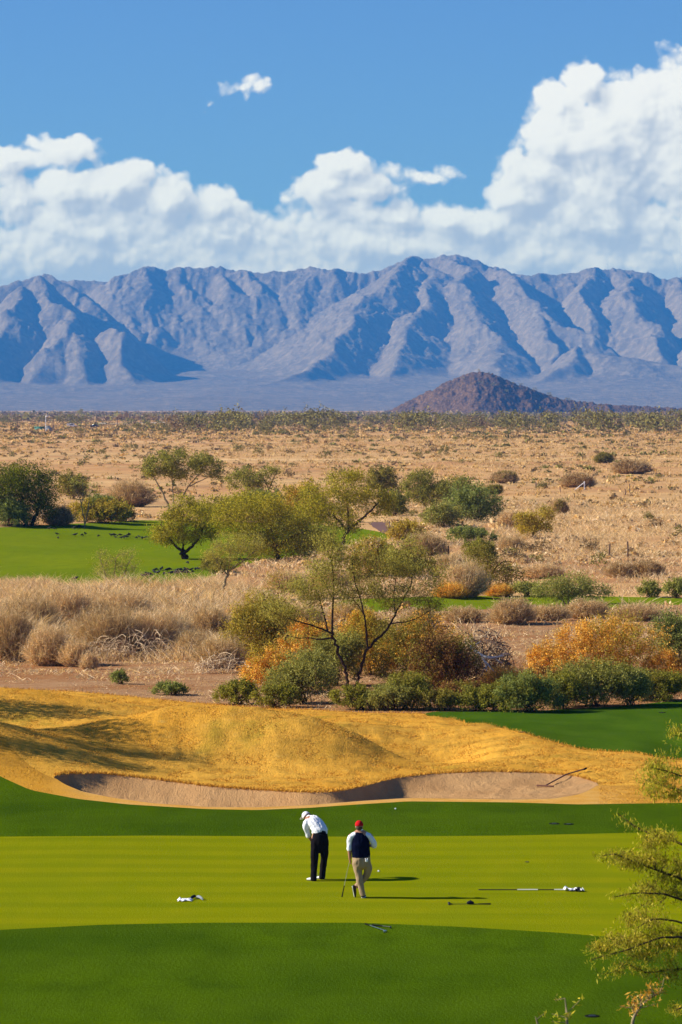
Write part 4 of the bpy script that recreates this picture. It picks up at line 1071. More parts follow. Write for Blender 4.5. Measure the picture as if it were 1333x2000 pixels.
# trees just outside the frame on the left whose shade falls in streaks over the mound
for X_, Y_, hh_, lb in ((-17.5, 110.5, 6.4, 'mesquite beyond the left edge level with the bunker'), (-17.0, 114.5, 6.2, 'second mesquite beyond the left edge, behind the first'), (-18.0, 130.0, 5.4, 'farthest mesquite beyond the left edge by the dirt'), (-18.5, 112.5, 7.8, 'tallest mesquite beyond the left edge')):
    u_ = FPX / Y_; p0 = 666.5 + X_ * u_; z0_ = hz(X_, Y_); b0 = HORIZ + FPX * (CAMZ - z0_) / Y_; H_ = hh_ * u_
    tree(p0, b0, [(.14, .09, [(p0, b0), (p0 + 4, b0 - H_ * .2), (p0 - 3, b0 - H_ * .4)]), (.08, .03, [(p0 - 3, b0 - H_ * .4), (p0 - 50, b0 - H_ * .65), (p0 - 80, b0 - H_ * .85)]), (.08, .03, [(p0 - 3, b0 - H_ * .4), (p0 + 40, b0 - H_ * .6), (p0 + 80, b0 - H_ * .8)])],
         [(p0 - 60, b0 - H_ * .85, 70, 34), (p0 + 60, b0 - H_ * .78, 70, 34), (p0, b0 - H_ * .95, 70, 26), (p0 + 10, b0 - H_ * .62, 60, 22)], 'mesquite', 'mesquite_tree', lb, Y=Y_, tips=200, per=13, leaf=.10, spread=.26)

# ------------------------------------------------------------------ foreground branches, right edge
Yf = 38.0
FT_ = []
for pts in [[(1480, 1760), (1410, 1600), (1360, 1530), (1333, 1512), (1300, 1497), (1262, 1487)], [(1470, 1700), (1400, 1560), (1333, 1550), (1290, 1540), (1260, 1532)],
            [(1480, 1800), (1420, 1700), (1333, 1650), (1290, 1640), (1250, 1625), (1212, 1597)], [(1480, 1830), (1420, 1760), (1333, 1715), (1290, 1700), (1240, 1680), (1195, 1662), (1170, 1668)],
            [(1480, 1860), (1420, 1780), (1333, 1755), (1290, 1738), (1240, 1735), (1192, 1741)], [(1480, 1900), (1420, 1850), (1333, 1795), (1270, 1785), (1235, 1802)],
            [(1480, 1920), (1430, 1860), (1333, 1822), (1280, 1820), (1220, 1840), (1145, 1856)], [(1480, 1960), (1430, 1900), (1333, 1852), (1290, 1856), (1230, 1850), (1190, 1858)],
            [(1480, 2000), (1430, 1920), (1370, 1885), (1333, 1897), (1300, 1898), (1265, 1906), (1245, 1894), (1215, 1887)], [(1470, 1600), (1400, 1450), (1350, 1428), (1318, 1420)],
            [(1480, 2020), (1400, 1990), (1333, 1962), (1312, 1968)]]:
    FT_.append((.020, .004, pts, ((pts[1][0] + pts[1][1]) % 7 - 3) * .22))
FT_ = [(.16, .05, [(1500, 2480), (1490, 2250), (1485, 2000), (1478, 1700), (1468, 1450), (1455, 1300)])] + FT_
tr = tree(1500, 2480, FT_, [(1290, 1500, 38, 26), (1320, 1440, 14, 30), (1300, 1545, 40, 22), (1290, 1640, 45, 24), (1310, 1690, 40, 30), (1240, 1675, 60, 22), (1290, 1740, 55, 26), (1250, 1790, 45, 22), (1300, 1830, 50, 34),
      (1220, 1835, 55, 20), (1165, 1850, 30, 14), (1270, 1860, 50, 24), (1320, 1900, 26, 26), (1165, 1905, 8, 20), (1318, 1965, 14, 22), (1400, 1700, 60, 150), (1400, 1500, 50, 80), (1420, 1880, 50, 70), (1210, 1890, 18, 18)],
     'near', 'foreground_tree', 'blurred near tree reaching in from the right edge with drooping yellow-green leaves', Y=Yf, zb=0.0, tips=1500, per=9, leaf=.048, seed=4, bark=BARK, r0=.1, spread=.05, droop=1.6, aspect=5.0, depth=.8, twigr=.003, droopbranch=.12, leafy=True)
def sprig(pts, lb, nl_, kind):
    X0 = (pts[0][0] - 666.5) * pxm(36.); root = empty('sapling', (X0, 36., 0), lb, 'sapling')
    P = [np.array([0, 0, 0.])] + [np.array([(a - pts[0][0]) * pxm(36.), 0, CAMZ + (HORIZ - b) * pxm(36.)]) for a, b in pts]
    P = smooth_path(P, 6); mb = MB(); V, F = tube(P, np.linspace(.03, .005, len(P)), 5); mb.add(V, F); C_ = []
    rg = np.random.default_rng(int(pts[0][0]))
    for i in range(nl_):
        a = P[-1 - rg.integers(0, int(len(P) * .45))]; d = unit(rg.normal(size=3) + np.array([0, 0, .8])) * rg.uniform(.06, .22)
        V, F = tube(np.array([a, a + d * .5, a + d]), [.005, .004, .003], 4); mb.add(V, F); C_.append(a + d * rg.uniform(.4, 1.1, (9, 1)) + rg.normal(size=(9, 3)) * .02)
    mb.build('stem', BARKP, root); V, F = leaves(np.concatenate(C_), .06, 4, .2, rg=rg); MB().add(V, F).build('foliage', FM[kind], root)
sprig([(1232, 2060), (1236, 1990), (1255, 1960), (1292, 1935)], 'blurred orange-tipped sprig rising at the bottom right', 26, 'gold')
sprig([(1108, 2060), (1108, 1985), (1104, 1950)], 'thin pale blurred sprig at the bottom edge left of the orange-tipped one', 6, 'near')
sprig([(1065, 2070), (1052, 2005), (1046, 1985)], 'tiny pale sprig tip at the bottom edge, leftmost of the three sprigs', 3, 'near')
# ------------------------------------------------------------------ grass masses that nobody could count
def grass_mass(name, pts_fn, n_, hmin, hmax, per, mat, wid, lean=.35, rad=.18):
    P = pts_fn(n_)
    m_ = len(P); z = Hgt(P[:, 0], P[:, 1])
    B = np.repeat(np.c_[P, z], per, 0)
    big = np.repeat(np.clip(.55 + .9 * fbm(P[:, 0] / 6, P[:, 1] / 6, 3, 55), .25, 1.3), per)
    k_ = len(B)
    B = B + np.c_[RG.normal(size=(k_, 2)) * rad, np.zeros(k_) - .03]
    hh = RG.uniform(hmin, hmax, k_) * big
    T = B + np.c_[RG.normal(size=(k_, 2)) * lean * hh[:, None], hh]
    bd = np.c_[RG.normal(size=(k_, 2)) * .05, hh * .12]
    V, Q, Tt = blades(B, T, wid, bd)
    return tag(MB().add(V, Q, Tt).build(name, mat), kind='stuff')
def px_region(poly, Ya, Yc):
    """points uniformly spread over the ground inside a region given by px bounds as functions of py"""
    def fn(n_):
        out = []
        tot = 0
        while tot < n_:
            Y = np.sqrt(RG.uniform(Ya ** 2, Yc ** 2, n_)); py = HORIZ + FPX * (CAMZ - .1) / Y
            lo = np.interp(py, poly[0], poly[1]); hi = np.interp(py, poly[0], poly[2])
            px = RG.uniform(-250, 1600, n_); ok_ = (px > lo) & (px < hi)
            X = (px - 666.5) / FPX * Y
            ok_ &= fbm(X / 5, Y / 5, 2, 31) > -.45
            # leave the turf free
            ok_ &= Y > np.interp(px, cols, Yb['FT']) + .25
            for lo_, hi_ in (('SB', 'ST'), ('GB', 'GT')):
                a = np.interp(px, cols, Yb[lo_]); b = np.interp(px, cols, Yb[hi_]); ok_ &= ~((Y > a - .3) & (Y < b + .3) & (b > a + .01))
            out.append(np.c_[X, Y][ok_]); tot += ok_.sum()
        return np.concatenate(out)[:n_]
    return fn
grass_mass('tall_dry_grass', px_region(([1120, 1150, 1200, 1290, 1300], [-250] * 5, [330, 470, 520, 420, 300]), 163, 240), 6500, .3, 1.35, 16, FM['tan'], .024, .75, .30)
grass_mass('dry_grass', px_region(([1000, 1050, 1080, 1150, 1230, 1245], [760, 780, 480, 470, 560, 600], [1600] * 6), 180, 420), 8000, .15, .75, 11, FM['tan'], .034, .8, .4)
grass_mass('dry_litter', px_region(([1240, 1290, 1345, 1380], [-250, -250, 120, 440], [1600, 1600, 1600, 1600]), 136, 186), 4200, .04, .26, 9, FM['tan'], .03, 1.3, .3)
grass_mass('pale_grass', px_region(([860, 900, 980, 1010], [480, 430, 560, 700], [1600] * 4), 400, 1100), 7000, .2, .7, 6, FM['scrub'], .10, .5, .4)
# ragged fringe where the dormant grass meets the mown turf
bx_, by_ = [], []
for nm in ('BT', 'BT', 'BT', 'FB'):
    m_ = (cols > -60) & (cols < 1400)
    if nm in ('BT', 'BB'): m_ = (cols > BNL) & (cols < BNR)
    for rep in range(12):
        cc = RG.uniform(cols[m_].min(), cols[m_].max(), m_.sum() // 2); YY_ = np.interp(cc, cols, Yb[nm]) + RG.normal(size=len(cc)) * .05 + (.06 if nm in ('B3', 'BT') else -.06)
        bx_.append((cc - 666.5) / FPX * YY_); by_.append(YY_)
bx_ = np.concatenate(bx_); by_ = np.concatenate(by_)
zz = Hgt(bx_, by_); B = np.c_[bx_, by_, zz - .01]; T = B + np.c_[RG.normal(size=(len(B), 2)) * .05, RG.uniform(.03, .13, len(B))]
V, Q, Tt = blades(B, T, .014)
m, k, o = mat_new('dormant_blades'); g = k.new('ShaderNodeNewGeometry').outputs['Random Per Island']
principled(k, o, k.mix(g, (.50, .25, .025, 1), (.80, .46, .08, 1)), .9)
tag(MB().add(V, Q, Tt).build('grass_fringe', m), kind='stuff')

# hummocks of desert scrub, thousands of them: one mass per tone
def hummocks(name, n_, Ya, Yc, mat, smin, smax, q=15, thr=-.3, pw=1.6):
    u = RG.uniform(0, 1, n_ * 3); Y = (Ya ** pw + u * (Yc ** pw - Ya ** pw)) ** (1 / pw)
    px = RG.uniform(-500, 1850, len(Y)); X = (px - 666.5) / FPX * Y
    ok_ = fbm(X / 30, Y / 45, 3, 71) > thr
    for lo_, hi_ in (('SB', 'ST'), ('GB', 'GT')):
        a = np.interp(px, cols, Yb[lo_]); b = np.interp(px, cols, Yb[hi_]); ok_ &= ~((Y > a - 2) & (Y < b + 2) & (b > a + .01))
    X, Y = X[ok_][:n_], Y[ok_][:n_]; m_ = len(X); z = Hgt(X, Y)
    s = RG.uniform(smin, smax, m_) * (1 + RG.exponential(.25, m_))
    s *= np.clip(Y / 900, .75, 1.6)
    C_ = np.repeat(np.c_[X, Y, z], q, 0); S_ = np.repeat(s, q)[:, None]
    d = unit(RG.normal(size=(len(C_), 3))); d[:, 2] = np.abs(d[:, 2])
    C_ = C_ + d * S_ * np.array([.62, .62, .42]) * RG.uniform(.4, 1, (len(C_), 1))
    V, F = leaves(C_, S_ * .36, 1.5)
    return tag(MB().add(V, F).build(name, mat), kind='stuff')
hummocks('desert_scrub', 15000, 330, 2300, FM['scrub'], .5, 1.15, thr=-.5)
hummocks('bursage_scrub', 6500, 380, 2300, FM['scrubr'], .5, 1.3, thr=-.2)
hummocks('olive_scrub', 2600, 420, 2300, FM['scrubg'], .6, 1.5, q=22, thr=.12)
hummocks('far_scrub', 9000, 2300, 6000, FM['scrubr'], 1.6, 3.6, q=10, thr=-.6)
hummocks('far_brush', 4000, 2500, 5200, FM['scrubg'], 2.0, 4.0, q=10, thr=-.6)

hummocks('dry_brush_mass', 1500, 195, 420, FM['tan'], .45, .95, q=26, thr=-.1)
hummocks('brown_brush_mass', 500, 195, 420, FM['grey'], .4, .9, q=26, thr=-.1)
# velvet of the dormant grass on the mounds
cc = RG.uniform(-120, 1420, 330000); tt = RG.uniform(0, 1, len(cc)); inb_ = (cc > BNL - 3) & (cc < BNR + 3); Ya_ = np.where(inb_, np.interp(cc, cols, Yb['BT']), np.interp(cc, cols, Yb['B3'])); Yc_ = np.interp(cc, cols, Yb['FB'])
YY_ = Ya_ + (Yc_ - Ya_) * tt; keep = RG.uniform(0, 30, len(cc)) < (Yc_ - Ya_); cc, YY_ = cc[keep], YY_[keep]
XX_ = (cc - 666.5) / FPX * YY_; B = np.c_[XX_, YY_, Hgt(XX_, YY_) - .02]
T = B + np.c_[RG.normal(size=(len(B), 2)) * .035, RG.uniform(.02, .05, len(B)) * (1 + .5 * fbm(XX_ / .9, YY_ / .9, 2, 6))]
V, Q, Tt = blades(B, T, .015)
tag(MB().add(V, Q, Tt).build('dormant_grass', m), kind='stuff')

# countable bushes of the plain: a few prototypes, then plain copies
def bush_proto(i, w_, h_, kind, rg):
    lf, st = shrub_mesh(w_, h_, kind, rg, 420, .30, lobes=8, dpt=.9, aspect=1.6)
    mb = lf
    for V_, F_ in zip(st.V, st.F.get(4, [])):
        pass
    return lf
rg = np.random.default_rng(77)
PROT = []
for i, (kind, w_, h_) in enumerate([('scrubg', 4.2, 2.6), ('scrubg', 3.4, 2.2), ('scrubr', 3.6, 1.9), ('scrubg', 5.0, 3.0), ('scrubr', 3.0, 1.7), ('scrubg', 4.4, 2.2)]):
    me_ob = bush_proto(i, w_, h_, kind, rg).build('creosote_bush', FM[kind])
    me_ob.location = (0, -500, 0)
    PROT.append(me_ob)
used = [False] * len(PROT)
def put_bush(X, Y, sc, lb, grp, i):
    b = PROT[i]
    if used[i]: b = b.copy(); COL.objects.link(b)
    used[i] = True
    b.location = (X, Y, hz(X, Y) - .05); b.rotation_euler = (0, 0, rg.uniform(0, 6.28)); b.scale = (sc * rg.uniform(.9, 1.3), sc, sc * rg.uniform(.85, 1.15))
    tag(b, lb, 'bush', grp)
for t in range(34):
    px = rg.uniform(760, 1380) if t < 24 else rg.uniform(440, 760); Y = rg.uniform(255, 470)
    put_bush((px - 666.5) / FPX * Y, Y, rg.uniform(.28, .52), 'soft olive scrub bush in the pale straw grass beyond the narrow green strip', 'olive scrub in the pale straw grass', rg.integers(0, 6))
# band of brush along the far edge of the plain (thin at the left, dense in the middle and right)
k_ = 0
for t in range(235):
    px = rg.uniform(330, 1420) if t > 26 else rg.uniform(-60, 340)
    Y = (rg.uniform(1250, 1550) if rg.uniform() < .22 else rg.uniform(1550, 2100)) if px > 330 else rg.uniform(1900, 2400)
    put_bush((px - 666.5) / FPX * Y, Y, float(rg.choice([1.1, 1.5, 2.0, 2.6, 3.1])) * (1 if px > 330 else .7), 'olive creosote bush in the belt of brush along the far edge of the plain', 'belt of brush at the far edge of the plain', [0, 1, 3, 5, 2][k_ % 5]); k_ += 1
for (px, py, s_) in [(270, 838, 1.3), (285, 836, 1.5), (300, 838, 1.4), (315, 836, 1.3), (330, 840, 1.2), (345, 842, 1.1), (240, 842, 1.0)]:
    Y = 1250 + (px % 7) * 20; put_bush((px - 666.5) / FPX * Y, Y, s_, 'olive bush in the clump on the plain left of centre, nearer than the far belt', 'clump of olive bushes left of centre', [0, 3][px % 2])
for t in range(85):
    Y = rg.uniform(480, 1500); px = rg.uniform(-40, 1380)
    put_bush((px - 666.5) / FPX * Y, Y, rg.uniform(.32, .75) * (.6 + Y / 1500), 'dark low bush scattered over the open tan plain', 'dark bushes scattered over the plain', rg.integers(0, 6))
for (px, py, s_) in [(935, 728, .9), (955, 729, 1.0), (983, 737, 1.1), (1000, 743, 1.0), (1018, 748, 1.2), (1045, 756, 1.2), (1072, 765, 1.3), (940, 757, 1.5), (965, 760, 1.5), (1045, 772, 1.4), (1075, 775, 1.2), (990, 775, 1.4), (1110, 780, 1.5), (905, 745, 1.0), (870, 770, 1.0)]:
    Y = BY - max(0, (py - np.interp(px, bp[:, 0], bp[:, 1]))) * 1.3; X = (px - 666.5) / FPX * Y
    put_bush(X, Y, s_ * 1.3, 'small dark bush growing on the slope of the dark butte', 'bushes on the dark butte', [0, 3][px % 2])
    b = [q for q in COL.objects if q.get('group') == 'bushes on the dark butte'][-1]; b.location.z = butte_z(X, Y) - .3
# ------------------------------------------------------------------ simple paints
def plain(name, col, rough=.8, spec=.3, metal=0, nz=0.0, sc=30, bump=0.0, sheen=0):
    m, k, o = mat_new(name); co = obco(k)
    c = col + (1,) if len(col) == 3 else col
    n_ = k.noise(co, sc, 3, .6)
    cc = k.mix(n_, tuple(x * (1 - nz) for x in c[:3]) + (1,), tuple(x * (1 + nz) for x in c[:3]) + (1,)) if nz else c
    principled(k, o, cc, rough, n_ if bump else None, bump, .01, spec, metal=metal, sheen=sheen)
    return m
P = dict(skin=plain('skin', (.42, .20, .12), .6, .3, nz=.12), white=plain('white_cotton', (.80, .80, .82), .85, nz=.04, sc=12, bump=.4),
         navy=plain('navy_knit', (.005, .006, .020), .9, nz=.25, sc=60, bump=.3), khaki=plain('khaki_cloth', (.36, .255, .15), .9, nz=.12, sc=9, bump=.5),
         black=plain('black_cloth', (.012, .010, .012), .85, nz=.3, sc=12, bump=.5), red=plain('red_cloth', (.50, .015, .018), .75, nz=.1),
         shoew=plain('white_leather', (.78, .78, .76), .45, nz=.05), shoek=plain('black_leather', (.015, .013, .013), .4), hair=plain('grey_brown_hair', (.09, .065, .05), .8, nz=.4, sc=90),
         steel=plain('steel', (.62, .60, .56), .28, .5, metal=1), rubber=plain('black_rubber', (.014, .014, .014), .7), dark=plain('dark_painted_metal', (.03, .03, .035), .45, .5, metal=.6),
         ball=plain('golf_ball_white', (.85, .85, .84), .4, .5), flagw=plain('flag_white', (.8, .8, .82), .8), flagk=plain('flag_black', (.015, .015, .03), .8),
         yellow=plain('pale_yellow_fibreglass', (.72, .66, .40), .45, .4), rakew=plain('rake_brown', (.13, .045, .022), .6), wood=plain('weathered_post', (.16, .10, .07), .9, nz=.3),
         green=plain('green_sheet_metal', (.05, .20, .15), .6), grey=plain('grey_box', (.22, .24, .26), .6), carw=plain('white_car_paint', (.8, .8, .8), .3, .5), card=plain('dark_car_paint', (.03, .03, .04), .3, .5),
         glass=plain('dark_glass', (.02, .03, .04), .1, .6), bird=plain('black_feathers', (.008, .008, .010), .6), beak=plain('beak', (.03, .028, .025), .5), road=plain('pale_gravel_road', (.55, .46, .36), .9, nz=.1, sc=.5))

def rtube(mb, pts, rx, ry=None, sides=14, cap=True, up=None):
    """rounded, closed, tapering tube; rx across, ry front-back (lists)"""
    P_ = np.asarray(pts, float); rx = np.asarray(rx, float) * np.ones(len(P_)); ry = rx if ry is None else np.asarray(ry, float) * np.ones(len(P_))
    k_ = 3; t = np.arange(len(P_)); tt = np.linspace(0, len(P_) - 1, (len(P_) - 1) * k_ + 1)
    Q = np.stack([np.interp(tt, t, P_[:, i]) for i in range(3)], 1); X_ = np.interp(tt, t, rx); Y_ = np.interp(tt, t, ry)
    if len(P_) > 2:
        for _ in range(2): Q[1:-1] = (Q[:-2] + 2 * Q[1:-1] + Q[2:]) / 4; X_[1:-1] = (X_[:-2] + 2 * X_[1:-1] + X_[2:]) / 4; Y_[1:-1] = (Y_[:-2] + 2 * Y_[1:-1] + Y_[2:]) / 4
    T = unit(np.gradient(Q, axis=0))
    u = np.array(up if up is not None else (1, 0, 0), float)
    A = unit(u[None] - T * (T @ u)[:, None]); B_ = np.cross(T, A)
    rings = []; 
    if cap:
        for a in (80, 50, 25):
            s_, c_ = math.sin(math.radians(a)), math.cos(math.radians(a)); rr = min(X_[0], Y_[0])
            rings.append((Q[0] - T[0] * rr * s_, A[0], B_[0], X_[0] * c_, Y_[0] * c_))
    for i in range(len(Q)): rings.append((Q[i], A[i], B_[i], X_[i], Y_[i]))
    if cap:
        for a in (25, 50, 80):
            s_, c_ = math.sin(math.radians(a)), math.cos(math.radians(a)); rr = min(X_[-1], Y_[-1])
            rings.append((Q[-1] + T[-1] * rr * s_, A[-1], B_[-1], X_[-1] * c_, Y_[-1] * c_))
    th = np.arange(sides) / sides * 2 * np.pi
    V = np.concatenate([c + np.cos(th)[:, None] * a * x + np.sin(th)[:, None] * b * y for c, a, b, x, y in rings])
    m_ = len(rings); i = np.arange(m_ - 1)[:, None] * sides; j = np.arange(sides)[None]; j2 = (j + 1) % sides
    F = np.stack([i + j, i + j2, i + sides + j2, i + sides + j], -1).reshape(-1, 4)
    V = np.concatenate([V, [rings[0][0]], [rings[-1][0]]]); n0 = m_ * sides
    T1 = np.stack([j[0] * 0 + n0, j2[0], j[0]], -1); T2 = np.stack([j[0] * 0 + n0 + 1, (m_ - 1) * sides + j[0], (m_ - 1) * sides + j2[0]], -1)
    mb.add(V, F, T1, T2)
def ball_(mb, c, r, sides=14):
    r = np.asarray(r, float) * np.ones(3); th = np.linspace(0, np.pi, 10)[1:-1]; ph = np.arange(sides) / sides * 2 * np.pi
    V = [np.stack([np.cos(ph) * math.sin(t), np.sin(ph) * math.sin(t), np.full(sides, math.cos(t))], 1) for t in th]
    V = np.concatenate(V + [np.array([[0, 0, 1], [0, 0, -1]])]) * r + np.asarray(c)
    m_ = len(th); i = np.arange(m_ - 1)[:, None] * sides; j = np.arange(sides)[None]; j2 = (j + 1) % sides
    F = np.stack([i + j, i + sides + j, i + sides + j2, i + j2], -1).reshape(-1, 4); n0 = m_ * sides
    mb.add(V, F, np.stack([j[0] * 0 + n0, j[0], j2[0]], -1), np.stack([j[0] * 0 + n0 + 1, (m_ - 1) * sides + j2[0], (m_ - 1) * sides + j[0]], -1))
def fuse(mb, name, mat, parent, vox=.012, smooth_n=3, disp=0.0):
    """union of the overlapping rounded volumes as one skin"""
    o = mb.build(name, mat, parent, smooth=True)
    r = o.modifiers.new('r', 'REMESH'); r.mode = 'VOXEL'; r.voxel_size = vox; r.use_smooth_shade = True
    s_ = o.modifiers.new('s', 'SMOOTH'); s_.iterations = smooth_n; s_.factor = .5
    dg = bpy.context.evaluated_depsgraph_get()
    me = bpy.data.meshes.new_from_object(o.evaluated_get(dg))
    old = o.data; o.modifiers.clear(); o.data = me; bpy.data.meshes.remove(old)
    if not me.materials: me.materials.append(mat)
    if disp:
        co = np.empty(len(me.vertices) * 3, np.float32); me.vertices.foreach_get('co', co); co = co.reshape(-1, 3)
        no = np.empty_like(co).ravel(); me.vertices.foreach_get('normal', no); no = no.reshape(-1, 3)
        d = disp * (fbm(co[:, 0] * 9 + co[:, 1] * 5, co[:, 2] * 4.5 + co[:, 1] * 3, 3, 7))
        me.vertices.foreach_set('co', (co + no * d[:, None]).astype(np.float32).ravel()); me.update()
    return o
def hand(mb, wrist, dirv, side, curl=.6, s_=1.0):
    """palm, four fingers curling round what is held, and a thumb from the side of the palm"""
    w_ = np.array(wrist); d = unit(np.array(dirv, float)); sd_ = unit(np.array(side, float)); nrm = np.cross(d, sd_)
    rtube(mb, [w_, w_ + d * .045 * s_, w_ + d * .085 * s_], [.026 * s_, .038 * s_, .036 * s_], [.018 * s_, .017 * s_, .014 * s_], up=sd_)
    for i, L in enumerate((.072, .080, .074, .058)):
        b = w_ + d * .085 * s_ + sd_ * (.028 - i * .019) * s_
        p1 = b + (d * math.cos(curl * .6) + nrm * math.sin(curl * .6)) * L * .45 * s_
        p2 = p1 + (d * math.cos(curl * 1.8) + nrm * math.sin(curl * 1.8)) * L * .32 * s_
        p3 = p2 + (d * math.cos(curl * 2.8) + nrm * math.sin(curl * 2.8)) * L * .25 * s_
        rtube(mb, [b - d * .015, p1, p2, p3], [.0095 * s_, .0092 * s_, .0085 * s_, .0075 * s_], sides=8)
    b = w_ + d * .03 * s_ + sd_ * .028 * s_
    rtube(mb, [b, b + (sd_ * .7 + d * .6 + nrm * .3) * .032 * s_, b + (sd_ * .6 + d * 1.3 + nrm * .9) * .045 * s_], [.012 * s_, .011 * s_, .009 * s_], sides=8)
def shoe(mb, heel, toe, up=(0, 0, 1), w_=.048):
    h_ = np.array(heel); t = np.array(toe); u = np.array(up, float); d = t - h_; s_ = unit(np.cross(d, u))
    rtube(mb, [h_ + u * .035, h_ + d * .3 + u * .04, h_ + d * .6 + u * .034, h_ + d * .88 + u * .026, t + u * .022], [.038, .042, w_, .046, .028], [.036, .042, .034, .026, .020], up=s_)
def sole(mb, heel, toe, up=(0, 0, 1)):
    h_ = np.array(heel); t = np.array(toe); u = np.array(up, float); d = t - h_; s_ = unit(np.cross(d, u))
    rtube(mb, [h_ + u * .008, h_ + d * .5 + u * .008, h_ + d * .85 + u * .008, t + u * .008], [.038, .042, .047, .03], [.011] * 4, up=s_)

# ------------------------------------------------------------------ golfer in navy vest (crossed legs, leaning on his putter)
X, Y, z = at(700, 1754)
sc = pxm(Y)
root = empty('person', ((705 - 666.5) * sc, Y, z), 'man in red cap and navy vest, legs crossed, leaning on his putter', 'person', 'two golfers on the putting green')
g = lambda cx, cy, y=0.: ((cx - 680) * .24 * sc, y, (810 - cy) * .24 * sc)      # from the enlarged photo's rows and columns
b = MB()   # body: one skin
hy = -.02
ball_(b, g(667, 226, hy), (.078, .098, .112)); rtube(b, [g(667, 240, hy + .01), g(670, 262, .0), g(674, 285, -.01)], [.062, .060, .075])
ball_(b, g(667, 232, hy + .098), (.012, .018, .016)); ball_(b, g(667, 246, hy + .085), (.030, .02, .012))                 # nose, mouth
for s_ in (-1, 1):
    ball_(b, (g(667, 228)[0] + s_ * .080, hy - .01, g(0, 229)[2]), (.012, .022, .034)); ball_(b, (g(667, 0)[0] + s_ * .032, hy + .086, g(0, 227)[2]), (.016, .012, .010))
rtube(b, [g(677, 285), g(676, 330), g(678, 400), g(682, 465), g(686, 505)], [.17, .20, .19, .185, .18], [.10, .13, .14, .13, .13])
rtube(b, [g(600, 305), g(588, 350), g(585, 400), g(590, 432, .0), g(592, 475, .02), g(591, 493, .03)], [.058, .056, .050, .048, .038, .030])
hand(b, g(591, 492, .03), (0.05, .1, -1), (.2, 1, 0), .75)
rtube(b, [g(758, 305), g(775, 345), g(790, 385, .03), g(775, 392, .12), g(745, 385, .19)], [.058, .055, .050, .042, .032])
hand(b, g(744, 385, .195), (-1, .2, .15), (0, .2, 1), .8)
rtube(b, [g(655, 490), g(660, 560), g(668, 640), g(682, 710), g(695, 775)], [.095, .088, .065, .055, .045])
rtube(b, [g(718, 490), g(735, 560, .05), g(735, 620, .09), g(690, 680, .13), g(645, 712, .15), g(632, 735, .15)], [.095, .09, .07, .058, .048, .042])
body = fuse(b, 'body', P['skin'], root, .009, 2)
b = MB()   # shirt: collar and short sleeves
rtube(b, [g(673, 266), g(675, 284)], [.074, .088], [.075, .085], cap=False); 
rtube(b, [g(672, 264, .0), g(674, 274, .0), g(676, 288, .0)], [.082, .098, .13], [.080, .09, .10])
rtube(b, [g(677, 292), g(677, 320)], [.19, .20], [.10, .12])
rtube(b, [g(625, 300), g(604, 310), g(591, 345), g(586, 385), g(588, 408)], [.062, .075, .074, .070, .068], [.08, .082, .076, .070, .068])
rtube(b, [g(735, 300), g(757, 308), g(776, 340), g(790, 372, .02), g(790, 388, .04)], [.062, .075, .072, .066, .062], [.08, .082, .072, .066, .06])
fuse(b, 'shirt', P['white'], root, .010, 2, .014)
b = MB()
rtube(b, [g(676, 293), g(677, 320), g(677, 380), g(681, 440), g(684, 468)], [.165, .205, .218, .218, .212], [.115, .150, .170, .172, .168])
fuse(b, 'vest', P['navy'], root, .010, 2, .014)
b = MB()
rtube(b, [g(683, 470), g(685, 500, -.01), g(685, 530, -.01)], [.205, .215, .195], [.155, .165, .15])
rtube(b, [g(650, 505, -.01), g(655, 560, -.0), g(664, 620), g(674, 680), g(684, 730), g(694, 778)], [.105, .105, .090, .078, .070, .068], [.125, .12, .095, .082, .076, .074])
rtube(b, [g(722, 505, -.01), g(738, 560, .04), g(740, 605, .08), g(712, 655, .12), g(680, 690, .145), g(655, 712, .15)], [.105, .105, .088, .078, .070, .066], [.125, .115, .095, .082, .074, .070])
fuse(b, 'trousers', P['khaki'], root, .010, 2, .012)
b = MB(); rtube(b, [g(688, 481), g(690, 486)], [.210, .210], [.160, .160], cap=False); b.build('belt', P['shoek'], root, smooth=True)
b = MB()
c = np.array(g(667, 214, hy)); 
for a in np.linspace(0, 80, 7): pass
th = np.radians(np.linspace(-8, 88, 10))
pts = [c + np.array([0, 0, math.sin(t) * .108]) for t in th]; rr = [math.cos(t) * .094 + .004 for t in th]; ry_ = [math.cos(t) * .112 + .004 for t in th]
rtube(b, pts, rr, ry_, sides=20, cap=False)
rtube(b, [c + np.array([0, .07, -.01]), c + np.array([0, .12, -.012]), c + np.array([0, .175, -.024])], [.082, .078, .05], [.008, .007, .006], up=(1, 0, 0))
b.build('cap', P['red'], root, smooth=True)
b = MB(); ball_(b, g(667, 234, hy - .012), (.082, .092, .068)); b.build('hair', P['hair'], root, smooth=True)
b = MB(); shoe(b, g(696, 806, -.03), g(712, 806, .21)); b.build('shoe', P['shoek'], root, smooth=True)
b = MB(); sole(b, g(696, 809, -.03), g(712, 809, .21)); b.build('shoe_sole', P['shoew'], [q for q in root.children if q.name.startswith('shoe')][-1])
b = MB(); shoe(b, g(612, 722, .10), g(628, 806, .17), up=(1, .0, .15)); s2 = b.build('shoe', P['shoek'], root, smooth=True)
b = MB(); sole(b, g(610, 722, .10), g(626, 806, .17), up=(1, .0, .15)); s3 = b.build('shoe_sole', P['shoew'], s2)
b = MB(); ball_(b, g(728, 500, -.165), (.038, .018, .035)); rtube(b, [g(724, 495, -.17), g(718, 482, -.17)], [.014, .012]); rtube(b, [g(732, 495, -.17), g(736, 480, -.17)], [.014, .011])
fuse(b, 'glove', P['white'], root, .007, 1)
